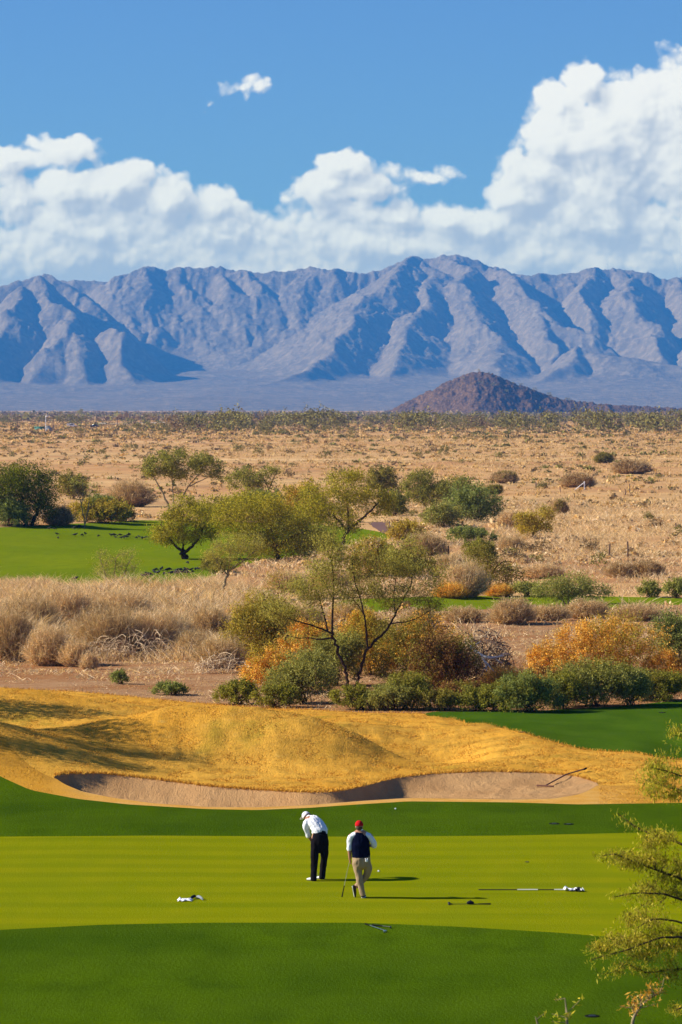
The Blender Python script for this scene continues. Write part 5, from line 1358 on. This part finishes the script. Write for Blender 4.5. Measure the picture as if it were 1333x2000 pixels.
# putter held upside down, grip on the turf
def world(root, p): return np.array(root.location) + np.array(p)
def putter(name, top, bot, label, group='golf clubs', grip_mat=None, head_at_top=True, origin=None):
    o = empty(name, origin, label, 'golf club', group); top = np.array(top) - np.array(origin); bot = np.array(bot) - np.array(origin)
    d = unit(bot - top); L = np.linalg.norm(bot - top)
    hd, gp = (top, bot) if head_at_top else (bot, top); dd = unit(gp - hd)
    m_ = MB(); V, F = tube([hd, hd + dd * (L - .25)], [.0055, .0065], 8); m_.add(V, F); m_.build('shaft', P['steel'], o, smooth=True)
    m_ = MB(); rtube(m_, [hd + dd * (L - .27), gp - dd * .01], [.011, .015]); m_.build('grip', grip_mat or P['rubber'], o, smooth=True)
    s_ = unit(np.cross(dd, (0.2, 1, 0.1)))
    m_ = MB(); rtube(m_, [hd - s_ * .02, hd + s_ * .085], [.014, .014], [.020, .024]); rtube(m_, [hd, hd + dd * .06], [.008, .007]); m_.build('head', P['steel'], o, smooth=True)
    return o
ro = np.array(root.location)
hp = ro + np.array(g(592, 500, .045)); tp_ = ro + np.array(g(527, 806, .10))
putter('putter', hp + np.array([.012, 0, .07]), tp_, 'putter held upside down by the man in the red cap, grip resting on the turf', origin=tuple(tp_))

# ------------------------------------------------------------------ golfer in white shirt bent over his putt
X, Y, z = at(622, 1719)
sc = pxm(Y)
root = empty('person', ((630 - 666.5) * sc, Y, z), 'man in white cap, white shirt and black trousers bending forward to putt', 'person', 'two golfers on the putting green')
g = lambda cx, cy, y=0.: ((cx - 660) * .105 * sc, y, (1422 - cy) * .105 * sc)
b = MB()
ball_(b, g(362, 268, .42), (.085, .088, .100)); rtube(b, [g(385, 285, .37), g(430, 310, .28)], [.062, .075])
ball_(b, g(335, 300, .50), (.018, .018, .020)); ball_(b, g(352, 325, .48), (.03, .02, .014)); 
for dy_ in (-.085, .085): ball_(b, g(365, 285, .42 + dy_ * .8), (.022, .012, .032))
for dy_ in (-.03, .03): ball_(b, g(332, 285, .49 + dy_), (.012, .014, .010))
rtube(b, [g(440, 330, .25), g(520, 380, .16), g(590, 470, .06), g(625, 560, 0), g(625, 640, 0)], [.17, .19, .18, .18, .17], [.12, .14, .13, .13, .13], up=(.7, .7, 0))
rtube(b, [g(345, 400, .10), g(375, 500, .12), g(405, 600, .15), g(435, 670, .20), g(455, 715, .25)], [.056, .052, .046, .040, .028])
hand(b, g(455, 715, .25), (.35, .25, -1), (.3, .9, 0), .9)
rtube(b, [g(520, 330, .40), g(530, 430, .42), g(520, 540, .40), g(490, 640, .34), g(468, 690, .28)], [.056, .052, .046, .040, .028])
hand(b, g(468, 690, .27), (.2, .1, -1), (-.3, -.9, 0), .9)
rtube(b, [g(545, 650, -.04), g(525, 900, -.09), g(515, 1120, -.11), g(500, 1370, -.13)], [.10, .085, .065, .045])
rtube(b, [g(690, 650, .04), g(700, 900, .08), g(690, 1120, .11), g(660, 1370, .13)], [.10, .085, .065, .045])
fuse(b, 'body', P['skin'], root, .009, 2)
b = MB()
rtube(b, [g(420, 318, .30), g(460, 330, .25), g(520, 375, .17), g(590, 455, .07), g(628, 520, .01), g(632, 575, .0)], [.10, .19, .225, .215, .195, .190], [.09, .135, .165, .160, .150, .145], up=(.7, .7, 0))
rtube(b, [g(400, 330, .14), g(350, 390, .10), g(362, 470, .11), g(388, 560, .14), g(400, 605, .15)], [.075, .078, .074, .070, .068])
rtube(b, [g(500, 300, .36), g(522, 350, .40), g(530, 430, .42), g(522, 530, .40), g(512, 570, .39)], [.075, .078, .074, .070, .068])
rtube(b, [g(400, 292, .34), g(425, 312, .29)], [.080, .088], [.075, .085], up=(.7, .7, 0))
fuse(b, 'shirt', P['white'], root, .010, 2, .016)
b = MB()
rtube(b, [g(628, 548, .0), g(622, 620, -.01), g(615, 740, .0), g(612, 820, .0)], [.185, .215, .215, .19], [.15, .175, .165, .14], up=(.75, .65, 0))
rtube(b, [g(535, 700, -.05), g(522, 900, -.09), g(512, 1100, -.11), g(500, 1280, -.13), g(495, 1385, -.14)], [.115, .105, .088, .078, .078], [.13, .115, .095, .085, .09])
rtube(b, [g(700, 700, .05), g(702, 900, .08), g(688, 1100, .11), g(668, 1280, .13), g(655, 1375, .14)], [.105, .100, .086, .076, .076], [.13, .115, .095, .085, .09])
fuse(b, 'trousers', P['black'], root, .010, 2, .012)
b = MB(); rtube(b, [g(632, 556, .0), g(630, 566, .0)], [.190, .192], [.152, .155], cap=False, up=(.75, .65, 0)); b.build('belt', P['shoek'], root, smooth=True)
b = MB(); c = np.array(g(358, 262, .425)); ax = unit(np.array([-.55, .35, .55]))
th = np.radians(np.linspace(-5, 88, 10))
rtube(b, [c + ax * math.sin(t) * .112 for t in th], [math.cos(t) * .100 + .004 for t in th], sides=20, cap=False)
rtube(b, [c + np.array([-.06, .05, -.02]), c + np.array([-.10, .09, -.06]), c + np.array([-.125, .11, -.10])], [.08, .075, .05], [.008, .007, .006], up=(.7, .7, 0))
b.build('cap', P['white'], root, smooth=True)
b = MB(); ball_(b, c + np.array([.052, -.040, -.012]), (.086, .086, .084)); b.build('hair', P['hair'], root, smooth=True)
for h_, t in ((g(520, 1420, -.13), g(385, 1420, .02)), (g(672, 1420, .15), g(565, 1420, .30))):
    b = MB(); shoe(b, h_, t, w_=.052); s_ = b.build('shoe', P['shoew'], root, smooth=True)
    b = MB(); sole(b, np.array(h_) - (0, 0, .004), np.array(t) - (0, 0, .004)); b.build('shoe_sole', P['shoek'], s_)
ro = np.array(root.location); hd = ro + np.array(g(572, 1412, .46)); hd[2] = z + .02
putter('putter', ro + np.array(g(455, 690, .27)), hd, 'putter swung by the bending man in the white cap', head_at_top=False, origin=tuple(hd))
# ------------------------------------------------------------------ things lying on the turf
def golf_ball(px, py, lb):
    X, Y, z = at(px, py); b = MB(); ball_(b, (0, 0, 0), .0235, 16); o = b.build('golf_ball', P['ball'], smooth=True); o.location = (X, Y, z + .0225)
    return tag(o, lb, 'golf ball', 'golf balls')
golf_ball(740, 1703, 'white golf ball on the putting green right of the man in the navy vest')
golf_ball(773, 1581, 'white golf ball on the dark collar below the bunker')
# flagstick
Xa, Ya, za = at(935, 1739); Xb, Yb_, zb_ = at(1100, 1738)
o = empty('flagstick', (Xa, Ya, za), 'long dark flagstick with pale bands lying on the green, flag at right end', 'flagstick')
L = Xb - Xa + .12
for nm, a, b_, mt, r in (('pole', 0, L, 'dark', .0115), ('pale_band', .43 * L, .66 * L, 'flagw', .0135), ('pale_band', .84 * L, L - .01, 'flagw', .0135)):
    m_ = MB(); V, F = tube([(a, 0, .018), ((a + b_) / 2, .001, .018), (b_, 0, .018)], [r] * 3, 10); m_.add(V, F); m_.build(nm, P[mt], o, smooth=True)
def cloth(w_, d_, amp, seed, nx_=22, ny2=14, fold=0.):
    u, v = np.meshgrid(np.linspace(0, 1, nx_), np.linspace(0, 1, ny2))
    zc = amp * (np.abs(fbm(u * 3.2, v * 2.2, 3, seed)) + .35 * np.sin(u * 9 + v * 4) ** 2 * .6) + .006
    Xc = (u - .5) * w_ * (1 - .12 * np.sin(v * 6)) ; Yc = (v - .5) * d_ * (1 + .15 * np.sin(u * 7)) + .02 * np.sin(u * 12)
    zc = zc * (1 - .7 * (2 * np.abs(u - .5)) ** 3) + fold * np.exp(-((u - .12) / .1) ** 2)
    V = np.stack([Xc, Yc, zc], -1).reshape(-1, 3); V2 = V - np.array([0, 0, .004]); n0 = len(V)
    i = np.arange(ny2 - 1)[:, None] * nx_ + np.arange(nx_ - 1)[None]; F = np.stack([i, i + 1, i + 1 + nx_, i + nx_], -1).reshape(-1, 4)
    e = np.concatenate([np.arange(nx_), np.arange(1, ny2) * nx_ + nx_ - 1, (ny2 - 1) * nx_ + np.arange(nx_ - 2, -1, -1), np.arange(ny2 - 2, 0, -1) * nx_])
    S_ = np.stack([e, np.roll(e, -1), np.roll(e, -1) + n0, e + n0], -1)
    return MB().add(np.concatenate([V, V2]), F, F[:, ::-1] + n0, S_[:, ::-1])
f1 = cloth(.36, .30, .07, 3, fold=.05).build('flag', P['flagw'], o, smooth=True); f1.location = (L + .08, 0, 0)
f2 = cloth(.24, .20, .085, 8).build('flag_trim', P['flagk'], o, smooth=True); f2.location = (L + .24, -.10, .004)
f3 = cloth(.12, .14, .08, 12).build('flag_corner', P['flagw'], o, smooth=True); f3.location = (L + .31, -.13, .01)
# dark putter and a black head cover on it
Xa, Ya, za = at(880, 1767); Xb, Yb_, zb_ = at(959, 1768)
o = empty('putter', (Xa, Ya, za), 'black putter lying flat on the green below the shadow of the vested man', 'golf club', 'golf clubs')
L = Xb - Xa
m_ = MB(); V, F = tube([(0, 0, .016), (L - .26, .0, .018)], [.006, .0065], 8); m_.add(V, F); m_.build('shaft', P['dark'], o, smooth=True)
m_ = MB(); rtube(m_, [(L - .28, 0, .018), (L - .01, .0, .02)], [.012, .017], up=(0, 0, 1)); m_.build('grip', P['rubber'], o, smooth=True)
m_ = MB(); rtube(m_, [(-.03, -.05, .02), (-.03, .06, .02)], [.022, .024], up=(1, 0, 0)); rtube(m_, [(-.035, 0, .03), (.05, 0, .018)], [.012, .009]); ball_(m_, (-.03, 0, .045), (.03, .03, .02)); m_.build('head', P['dark'], o, smooth=True)
X, Y, z = at(919, 1766); m_ = MB(); rtube(m_, [(-.05, 0, .035), (.0, 0, .05), (.055, 0, .035)], [.05, .055, .045], [.034, .045, .03], up=(0, 1, 0)); ball_(m_, (.0, .0, .085), (.018, .018, .014))
ho = m_.build('head_cover', P['flagk'], smooth=True); ho.location = (X, Y - .05, z + .004); tag(ho, 'black putter head cover set down against the shaft of the black putter', 'head cover', 'club head covers')
# towel and two dark covers
X, Y, z = at(362, 1759); t = cloth(.34, .34, .075, 21).build('towel', P['white'], smooth=True); t.location = (X, Y, z + .004); tag(t, 'crumpled white towel lying on the left of the green', 'towel')
for a, b_, lb, mt in ((377, 1756, 'dark curled head cover next to the white towel', 'flagk'), (391, 1757, 'grey-green head cover farthest right of the white towel', 'grey')):
    X, Y, z = at(a, b_); m_ = MB()
    rtube(m_, [(-.07, -.10, .03), (-.01, -.02, .05), (.05, .06, .06), (.075, .13, .04)], [.028, .034, .036, .026], [.022, .03, .034, .022], up=(0, 0, 1)); m_.add(*[q for q in tube([(-.09, -.13, .01), (-.07, -.10, .03)], [.012, .02], 8)])
    ho = m_.build('head_cover', P[mt], smooth=True); ho.location = (X, Y, z + .003); ho.rotation_euler = (0, 0, .2 if a < 380 else 1.1); tag(ho, lb, 'head cover', 'club head covers')
# wedges on the near fringe
def club_on_ground(pa, pb, lb, shaft, grip, head):
    Xa, Ya, za = at(*pa); Xb, Yb_, zb_ = at(*pb)
    o = empty('wedge', (Xa, Ya, za), lb, 'golf club', 'golf clubs'); e = np.array([Xb - Xa, Yb_ - Ya, zb_ - za]); L = np.linalg.norm(e); d = e / L
    up = np.array([0, 0, .02])
    m_ = MB(); V, F = tube([d * .24 + up, e + up], [.0085, .0075], 8); m_.add(V, F); m_.build('shaft', P[shaft], o, smooth=True)
    m_ = MB(); rtube(m_, [up, d * .27 + up], [.017, .013]); m_.build('grip', P[grip], o, smooth=True)
    s_ = unit(np.cross(d, (0, 0, 1)))
    m_ = MB(); rtube(m_, [e + up - d * .01, e + up + s_ * .04 + d * .03, e + s_ * .085 + d * .05 + up * .8], [.014, .030, .034], [.009, .011, .008], up=(0, 0, 1)); rtube(m_, [e - d * .05 + up, e + up], [.010, .012]); m_.build('head', P[head], o, smooth=True)
club_on_ground((714, 1806), (755, 1820), 'steel shafted wedge lying aslant on the near edge of the green', 'steel', 'rubber', 'steel')
club_on_ground((728, 1808), (764, 1812), 'dark club lying behind the steel shafted wedge', 'dark', 'rubber', 'dark')
# sprinkler heads, hole, small spots
def disc(px, py, lb, r, name='sprinkler_head', cat='sprinkler head', group='sprinkler heads'):
    X, Y, z = at(px, py); o = empty(name, (X, Y, z), lb, cat, group); m_ = MB()
    V, F = tube([(0, 0, -.04), (0, 0, .014)], [r, r], 20); m_.add(V, F); V = np.r_[[(0, 0, .014)], np.stack([np.cos(np.arange(20) * .31416) * r, np.sin(np.arange(20) * .31416) * r, np.full(20, .014)], 1)]
    m_.add(V, np.stack([np.zeros(20, int), np.arange(20) + 1, (np.arange(20) + 1) % 20 + 1], -1)); m_.build('rim', P['rubber'], o)
    m_ = MB(); ball_(m_, (0, 0, .010), (r * .55, r * .55, .014)); m_.build('nozzle_cap', P['dark'], o, smooth=True)
disc(1083, 1609, 'round black sprinkler head in the dark collar, left of the pair', .15); disc(1111, 1610, 'round black sprinkler head in the dark collar, right of the pair', .14)
disc(1020, 1430, 'round black sprinkler head alone on the right fairway', .14); disc(1157, 1985, 'round black sprinkler head in the rough at the bottom of the picture', .14)
disc(1030, 1684, 'dark hole rim in the putting green above the flagstick', .055, 'golf_hole', 'golf hole', 'golf hole')
disc(1294, 1392, 'round black sprinkler head at the far edge of the right fairway', .13)
# rake in the bunker: placed on the modelled sand
dg = bpy.context.evaluated_depsgraph_get(); bk = bpy.data.objects['bunker']
def on_sand(px, py):
    d = Vector(((px - 666.5) / FPX, 1, (HORIZ - py) / FPX)).normalized()
    hit, loc, *_ = bk.ray_cast(Vector((0, 0, CAMZ)), d)
    return np.array(loc) if hit else np.array(at(px, py))
a = on_sand(1065, 1538); b_ = np.array(at(1145, 1507)); b_[2] += .10
o = empty('rake', tuple(a), 'brown rake in the right end of the bunker, handle up on the golden grass', 'rake'); e = b_ - a; e[2] = max(e[2], .1)
m_ = MB(); V, F = tube([(0, 0, .05), tuple(e * .5 + (0, 0, .10)), tuple(e)], [.022, .022, .020], 8); m_.add(V, F); m_.build('handle', P['rakew'], o, smooth=True)
m_ = MB(); rtube(m_, [tuple(e * .95), tuple(e * 1.0)], [.030, .032]); m_.build('handle_end', P['rubber'], o, smooth=True)
m_ = MB(); rtube(m_, [(-.24, .14, .05), (.0, .0, .055), (.24, -.14, .05)], [.022, .022, .022], [.03, .03, .03], up=(0, 0, 1))
for t in np.linspace(-1, 1, 13):
    V, F = tube([(t * .23, -t * .135, .05), (t * .23 + .01, -t * .135 - .02, -.02)], [.009, .005], 5); m_.add(V, F)
m_.build('head', P['rakew'], o, smooth=True)

# ------------------------------------------------------------------ black birds on the left green
def bird_mesh(peck):
    m_ = MB(); hz_ = .17 if not peck else .07; hx = .11 if not peck else .14
    rtube(m_, [(-.10, 0, .10), (-.03, 0, .115), (.04, 0, .13), (.08, 0, .14 if not peck else .11)], [.03, .055, .055, .035], [.03, .05, .052, .035], sides=8, up=(0, 1, 0))
    ball_(m_, (hx, 0, hz_), (.036, .030, .032), 8); rtube(m_, [(hx + .02, 0, hz_), (hx + .07, 0, hz_ - (.005 if not peck else .035))], [.012, .004], sides=6, up=(0, 1, 0))
    rtube(m_, [(-.10, 0, .10), (-.17, 0, .085), (-.24, 0, .075)], [.030, .032, .026], [.016, .010, .007], sides=8, up=(0, 1, 0))
    for s_ in (-1, 1):
        V, F = tube([(.0, s_ * .022, .08), (.01, s_ * .024, .0)], [.006, .005], 5); m_.add(V, F); V, F = tube([(-.015, s_ * .024, .003), (.04, s_ * .028, .003)], [.005, .003], 5); m_.add(V, F)
        rtube(m_, [(-.12, s_ * .045, .105), (-.02, s_ * .056, .12), (.05, s_ * .045, .13)], [.012, .028, .018], [.008, .012, .008], sides=6, up=(0, 0, 1))
    return m_
BP = [bird_mesh(False).build('bird', P['bird'], smooth=True), bird_mesh(True).build('bird', P['bird'], smooth=True)]
spots = [(97, 1035), (107, 1035), (112, 1046), (114, 1053), (145, 1034), (152, 1032), (157, 1031), (162, 1031), (147, 1048), (161, 1048), (167, 1046), (193, 1049), (218, 1048), (223, 1048), (226, 1052), (235, 1048),
         (238, 1053), (243, 1053), (248, 1052), (250, 1048), (253, 1047), (267, 1053), (272, 1051), (278, 1054), (284, 1053), (290, 1052), (148, 1134), (367, 1102),
         (279, 1128), (285, 1127), (290, 1126), (294, 1125), (301, 1121), (305, 1116), (309, 1123), (314, 1115), (317, 1114), (321, 1124), (327, 1117), (331, 1116), (334, 1123), (341, 1122), (345, 1120), (349, 1117), (348, 1123), (353, 1116), (356, 1121), (361, 1118), (365, 1116), (366, 1122), (374, 1116), (377, 1120), (382, 1116), (387, 1115)]
rg = np.random.default_rng(4)
for i, (px, py) in enumerate(spots):
    X, Y, z = at(px, py); o = BP[i % 2]
    if i > 1: o = o.copy(); COL.objects.link(o)
    o.location = (X, Y, z + .003); o.rotation_euler = (0, 0, rg.uniform(0, 6.28)); o.scale = [rg.uniform(1.25, 1.7)] * 3
    if i < 26: lb, gp = 'black bird in the loose flock scattered over the far part of the left green', 'birds scattered on the far part of the left green'
    elif i == 26: lb, gp = 'single black bird by itself near the straw at the front edge of the left green', None
    elif i == 27: lb, gp = 'single black bird right under the short dark trunked tree', None
    else: lb, gp = 'black bird in the tight flock at the near right corner of the left green', 'birds in the tight flock on the left green'
    tag(o, lb, 'bird', gp)

# ------------------------------------------------------------------ cart path, fence posts, far things
def sheet(name, polyL, polyR, mat, rows=40, lift=.03):
    """ribbon between two photo-pixel edges laid on the ground"""
    L_ = np.array([at(*q) for q in polyL]); R_ = np.array([at(*q) for q in polyR])
    t = np.linspace(0, 1, rows); k_ = np.linspace(0, 1, len(L_))
    A = np.stack([np.interp(t, k_, L_[:, i]) for i in range(2)], 1); B_ = np.stack([np.interp(t, k_, R_[:, i]) for i in range(2)], 1)
    s_ = np.linspace(0, 1, 12)[None, :, None]; G_ = A[:, None] * (1 - s_) + B_[:, None] * s_
    zz_ = Hgt(G_[..., 0], G_[..., 1]) + lift; V = np.concatenate([G_, zz_[..., None]], -1).reshape(-1, 3)
    i = np.arange(rows - 1)[:, None] * 12 + np.arange(11)[None]
    return tag(mesh_np(name, V, np.stack([i, i + 1, i + 13, i + 12], -1).reshape(-1, 4), mat, smooth=True), kind='structure')
sheet('cart_path', [(720, 1022), (728, 1030), (745, 1040), (775, 1052)], [(752, 1018), (775, 1024), (792, 1034), (812, 1046)], plain('cart_path_paving', (.17, .10, .085), .9, nz=.15, sc=3), lift=.05)
sheet('service_road', [(185, 829), (250, 828), (345, 827)], [(185, 826.5), (250, 826), (345, 825)], P['road'], lift=.25)
for px, pt, pb, lb in [(1047, 942, 957, 'thin dark fence post left of the white brace'), (1094, 950, 962, 'thin dark fence post just left of the white brace'), (1230, 945, 962, 'thin dark fence post right of the white brace'),
                       (1222, 956, 966, 'short dark stub post right of the white brace'), (1190, 1062, 1090, 'weathered leaning stake in the pale grass, left of a pair'), (1226, 1058, 1088, 'weathered upright stake in the pale grass, right of a pair'),
                       (847, 1064, 1090, 'thin stake in the dry thicket below the cart path, leftmost'), (876, 1066, 1090, 'thin stake in the dry thicket below the big round shrub'), (1320, 1022, 1036, 'dark short post in the pale grass at the right edge'), (1122, 963, 972, 'short stub post below the white brace')]:
    X, Y, z = at(px, pb); h_ = (pb - pt) * pxm(Y); m_ = MB(); V, F = tube([(0, 0, -.2), (.03, 0, h_ * .5), (.06 if px == 1190 else 0, 0, h_)], [.07, .065, .06], 7); m_.add(V, F); ball_(m_, (.06 if px == 1190 else 0, 0, h_), (.062, .062, .03), 8)
    o = m_.build('fence_post', P['wood'], smooth=True); o.location = (X, Y, z); tag(o, lb, 'fence post', 'old fence posts')
X, Y, z = at(1142, 957); s_ = pxm(Y); o = empty('fence_brace', (X, Y, z), 'white corner post with a slanting brace standing in the dry grass', 'fence brace')
m_ = MB(); V, F = tube([(0, 0, -.2), (0, 0, 17 * s_)], [.07, .07], 8); m_.add(V, F); m_.build('post', P['flagw'], o)
m_ = MB(); V, F = tube([(-19 * s_, 0, 0), (0, 0, 15 * s_)], [.05, .05], 8); m_.add(V, F); m_.build('brace', P['flagw'], o)
m_ = MB(); V, F = tube([(14 * s_, .3, 2 * s_), (0, 0, 15 * s_)], [.03, .03], 8); m_.add(V, F); m_.build('brace', P['wood'], o)
def bxm(mb, lo, hi):
    (a, b, c), (d, e, f) = lo, hi
    mb.add([(a, b, c), (d, b, c), (d, e, c), (a, e, c), (a, b, f), (d, b, f), (d, e, f), (a, e, f)], np.array([(0, 3, 2, 1), (4, 5, 6, 7), (0, 1, 5, 4), (1, 2, 6, 5), (2, 3, 7, 6), (3, 0, 4, 7)]))
# far utility poles
for px, pt, pb, lb in [(35, 810, 846, 'tallest dark utility pole at the far left'), (104, 812, 842, 'dark utility pole just right of the green shed'), (168, 812, 839, 'utility pole standing right of the white van'), (230, 813, 837, 'utility pole beside the pale service road'),
                       (262, 812, 830, 'left of two utility poles close together beyond the road'), (274, 812, 830, 'right of two utility poles close together beyond the road'), (327, 812, 828, 'utility pole at the right end of the pale road'), (553, 812, 822, 'faint distant pole before the range in the middle')]:
    Y = 1500.; X = (px - 666.5) / FPX * Y; z = CAMZ + (HORIZ - pb) / FPX * Y; z = min(z, hz(X, Y)); h_ = CAMZ + (HORIZ - pt) / FPX * Y - z
    o = empty('utility_pole', (X, Y, z), lb, 'utility pole', 'utility poles at the far left')
    m_ = MB(); V, F = tube([(0, 0, -.3), (0, 0, h_)], [.17, .12], 7); m_.add(V, F); m_.build('pole', P['wood'], o)
    m_ = MB(); bxm(m_, (-1.1, -.16, h_ - .9), (1.1, .16, h_ - .7)); m_.build('crossarm', P['wood'], o)
    m_ = MB(); [rtube(m_, [(q, 0, h_ - .7), (q, 0, h_ - .5)], [.05, .04], sides=6) for q in (-.95, .95, .5)]; m_.build('insulators', P['grey'], o)
Y = 1380.; w3 = lambda px, py: np.array([(px - 666.5) / FPX * Y, Y, CAMZ + (HORIZ - py) / FPX * Y]); z = hz(w3(85, 840)[0], Y)
o = empty('green_shed', (w3(68, 0)[0], Y, z), 'green metal shed with a grey block at its right on the far left plain', 'shed'); s_ = pxm(Y)
m_ = MB(); bxm(m_, (0, 0, -.2), (18 * s_, 4, 8 * s_)); m_.build('wall', P['green'], o); m_ = MB(); bxm(m_, (-.3, -.3, 8 * s_ + .003), (18 * s_ + .3, 4.3, 9 * s_)); m_.build('roof', P['green'], o)
m_ = MB(); bxm(m_, (9 * s_, -.05, 0), (12 * s_, -.003, 6 * s_)); m_.build('door', plain('pale_green_door', (.2, .42, .36)), o)
m_ = MB(); bxm(m_, (19.5 * s_, 0, -.2), (35 * s_, 4, 7 * s_)); bxm(m_, (22 * s_, .2, 7 * s_ + .003), (29 * s_, 3.8, 10 * s_)); m_.build('grey_block', P['grey'], o)
o = empty('light_mast', (w3(91, 0)[0], Y - 3, z), 'white lamp mast rising beside the green shed', 'light mast'); m_ = MB(); V, F = tube([(0, 0, -.2), (0, 0, 29 * s_)], [.16, .12], 8); m_.add(V, F); m_.build('mast', P['flagw'], o)
m_ = MB(); bxm(m_, (0, -.3, 28 * s_), (5 * s_, .3, 30 * s_)); m_.build('lamp', P['flagw'], o)
def far_car(px, py, lb, mt, name, Y=1650.):
    X = (px - 666.5) / FPX * Y; o = empty(name, (X, Y, hz(X, Y) + .25), lb, 'van' if name == 'van' else 'car'); van = name == 'van'
    prof = [(-2.3, .35), (-2.3, 1.0 if not van else 1.9), (-1.6, 1.05 if not van else 2.0), (-1.1, 1.5 if not van else 2.0), (.6, 1.5 if not van else 2.0), (1.2, 1.02 if not van else 1.3), (2.3, .9), (2.35, .35)]
    n_ = len(prof); V = [(a, -.9, b) for a, b in prof] + [(a, .9, b) for a, b in prof]; m_ = MB(); m_.add(V, np.array([[i, (i + 1) % n_, (i + 1) % n_ + n_, i + n_] for i in range(n_)])); m_.add(V[:n_], np.array([list(range(n_))])); m_.add(V[n_:], np.array([list(range(n_))[::-1]])); m_.build('body', P[mt], o)
    m_ = MB(); bxm(m_, (-1.0, -.91, 1.05 if not van else 1.3), (.7, -.903, 1.4 if not van else 1.8)); m_.build('window', P['glass'], o)
    for q in (-1.45, 1.45): m_ = MB(); rtube(m_, [(q, -.95, .34), (q, .95, .34)], [.34, .34], sides=14, up=(1, 0, 0), cap=False); m_.build('wheel', P['rubber'], o)
far_car(141, 829, 'white van on the distant road at the far left', 'carw', 'van'); far_car(186, 828, 'dark car on the distant road at the far left', 'card', 'car')
# ------------------------------------------------------------------ air between camera and range
def box_obj(name, lo, hi, mat):
    (a, b, c), (d, e, f) = lo, hi
    V = [(a, b, c), (d, b, c), (d, e, c), (a, e, c), (a, b, f), (d, b, f), (d, e, f), (a, e, f)]
    return mesh_np(name, V, np.array([(0, 3, 2, 1), (4, 5, 6, 7), (0, 1, 5, 4), (1, 2, 6, 5), (2, 3, 7, 6), (3, 0, 4, 7)]), mat)
m, k, o = mat_new('haze_air')
pv = k.new('ShaderNodeVolumePrincipled')
pv.inputs['Color'].default_value = (.07, .33, .93, 1)
pv.inputs['Absorption Color'].default_value = (.3, .5, .7, 1)
pv.inputs['Density'].default_value = HAZE_D
pv.inputs['Anisotropy'].default_value = 0.0
k.l.new(pv.outputs[0], o.inputs['Volume'])
hzb = box_obj('haze', (-12500, -60, -4.0), (12500, 16500, MAXZ + 6), m)
tag(hzb, kind='stuff')
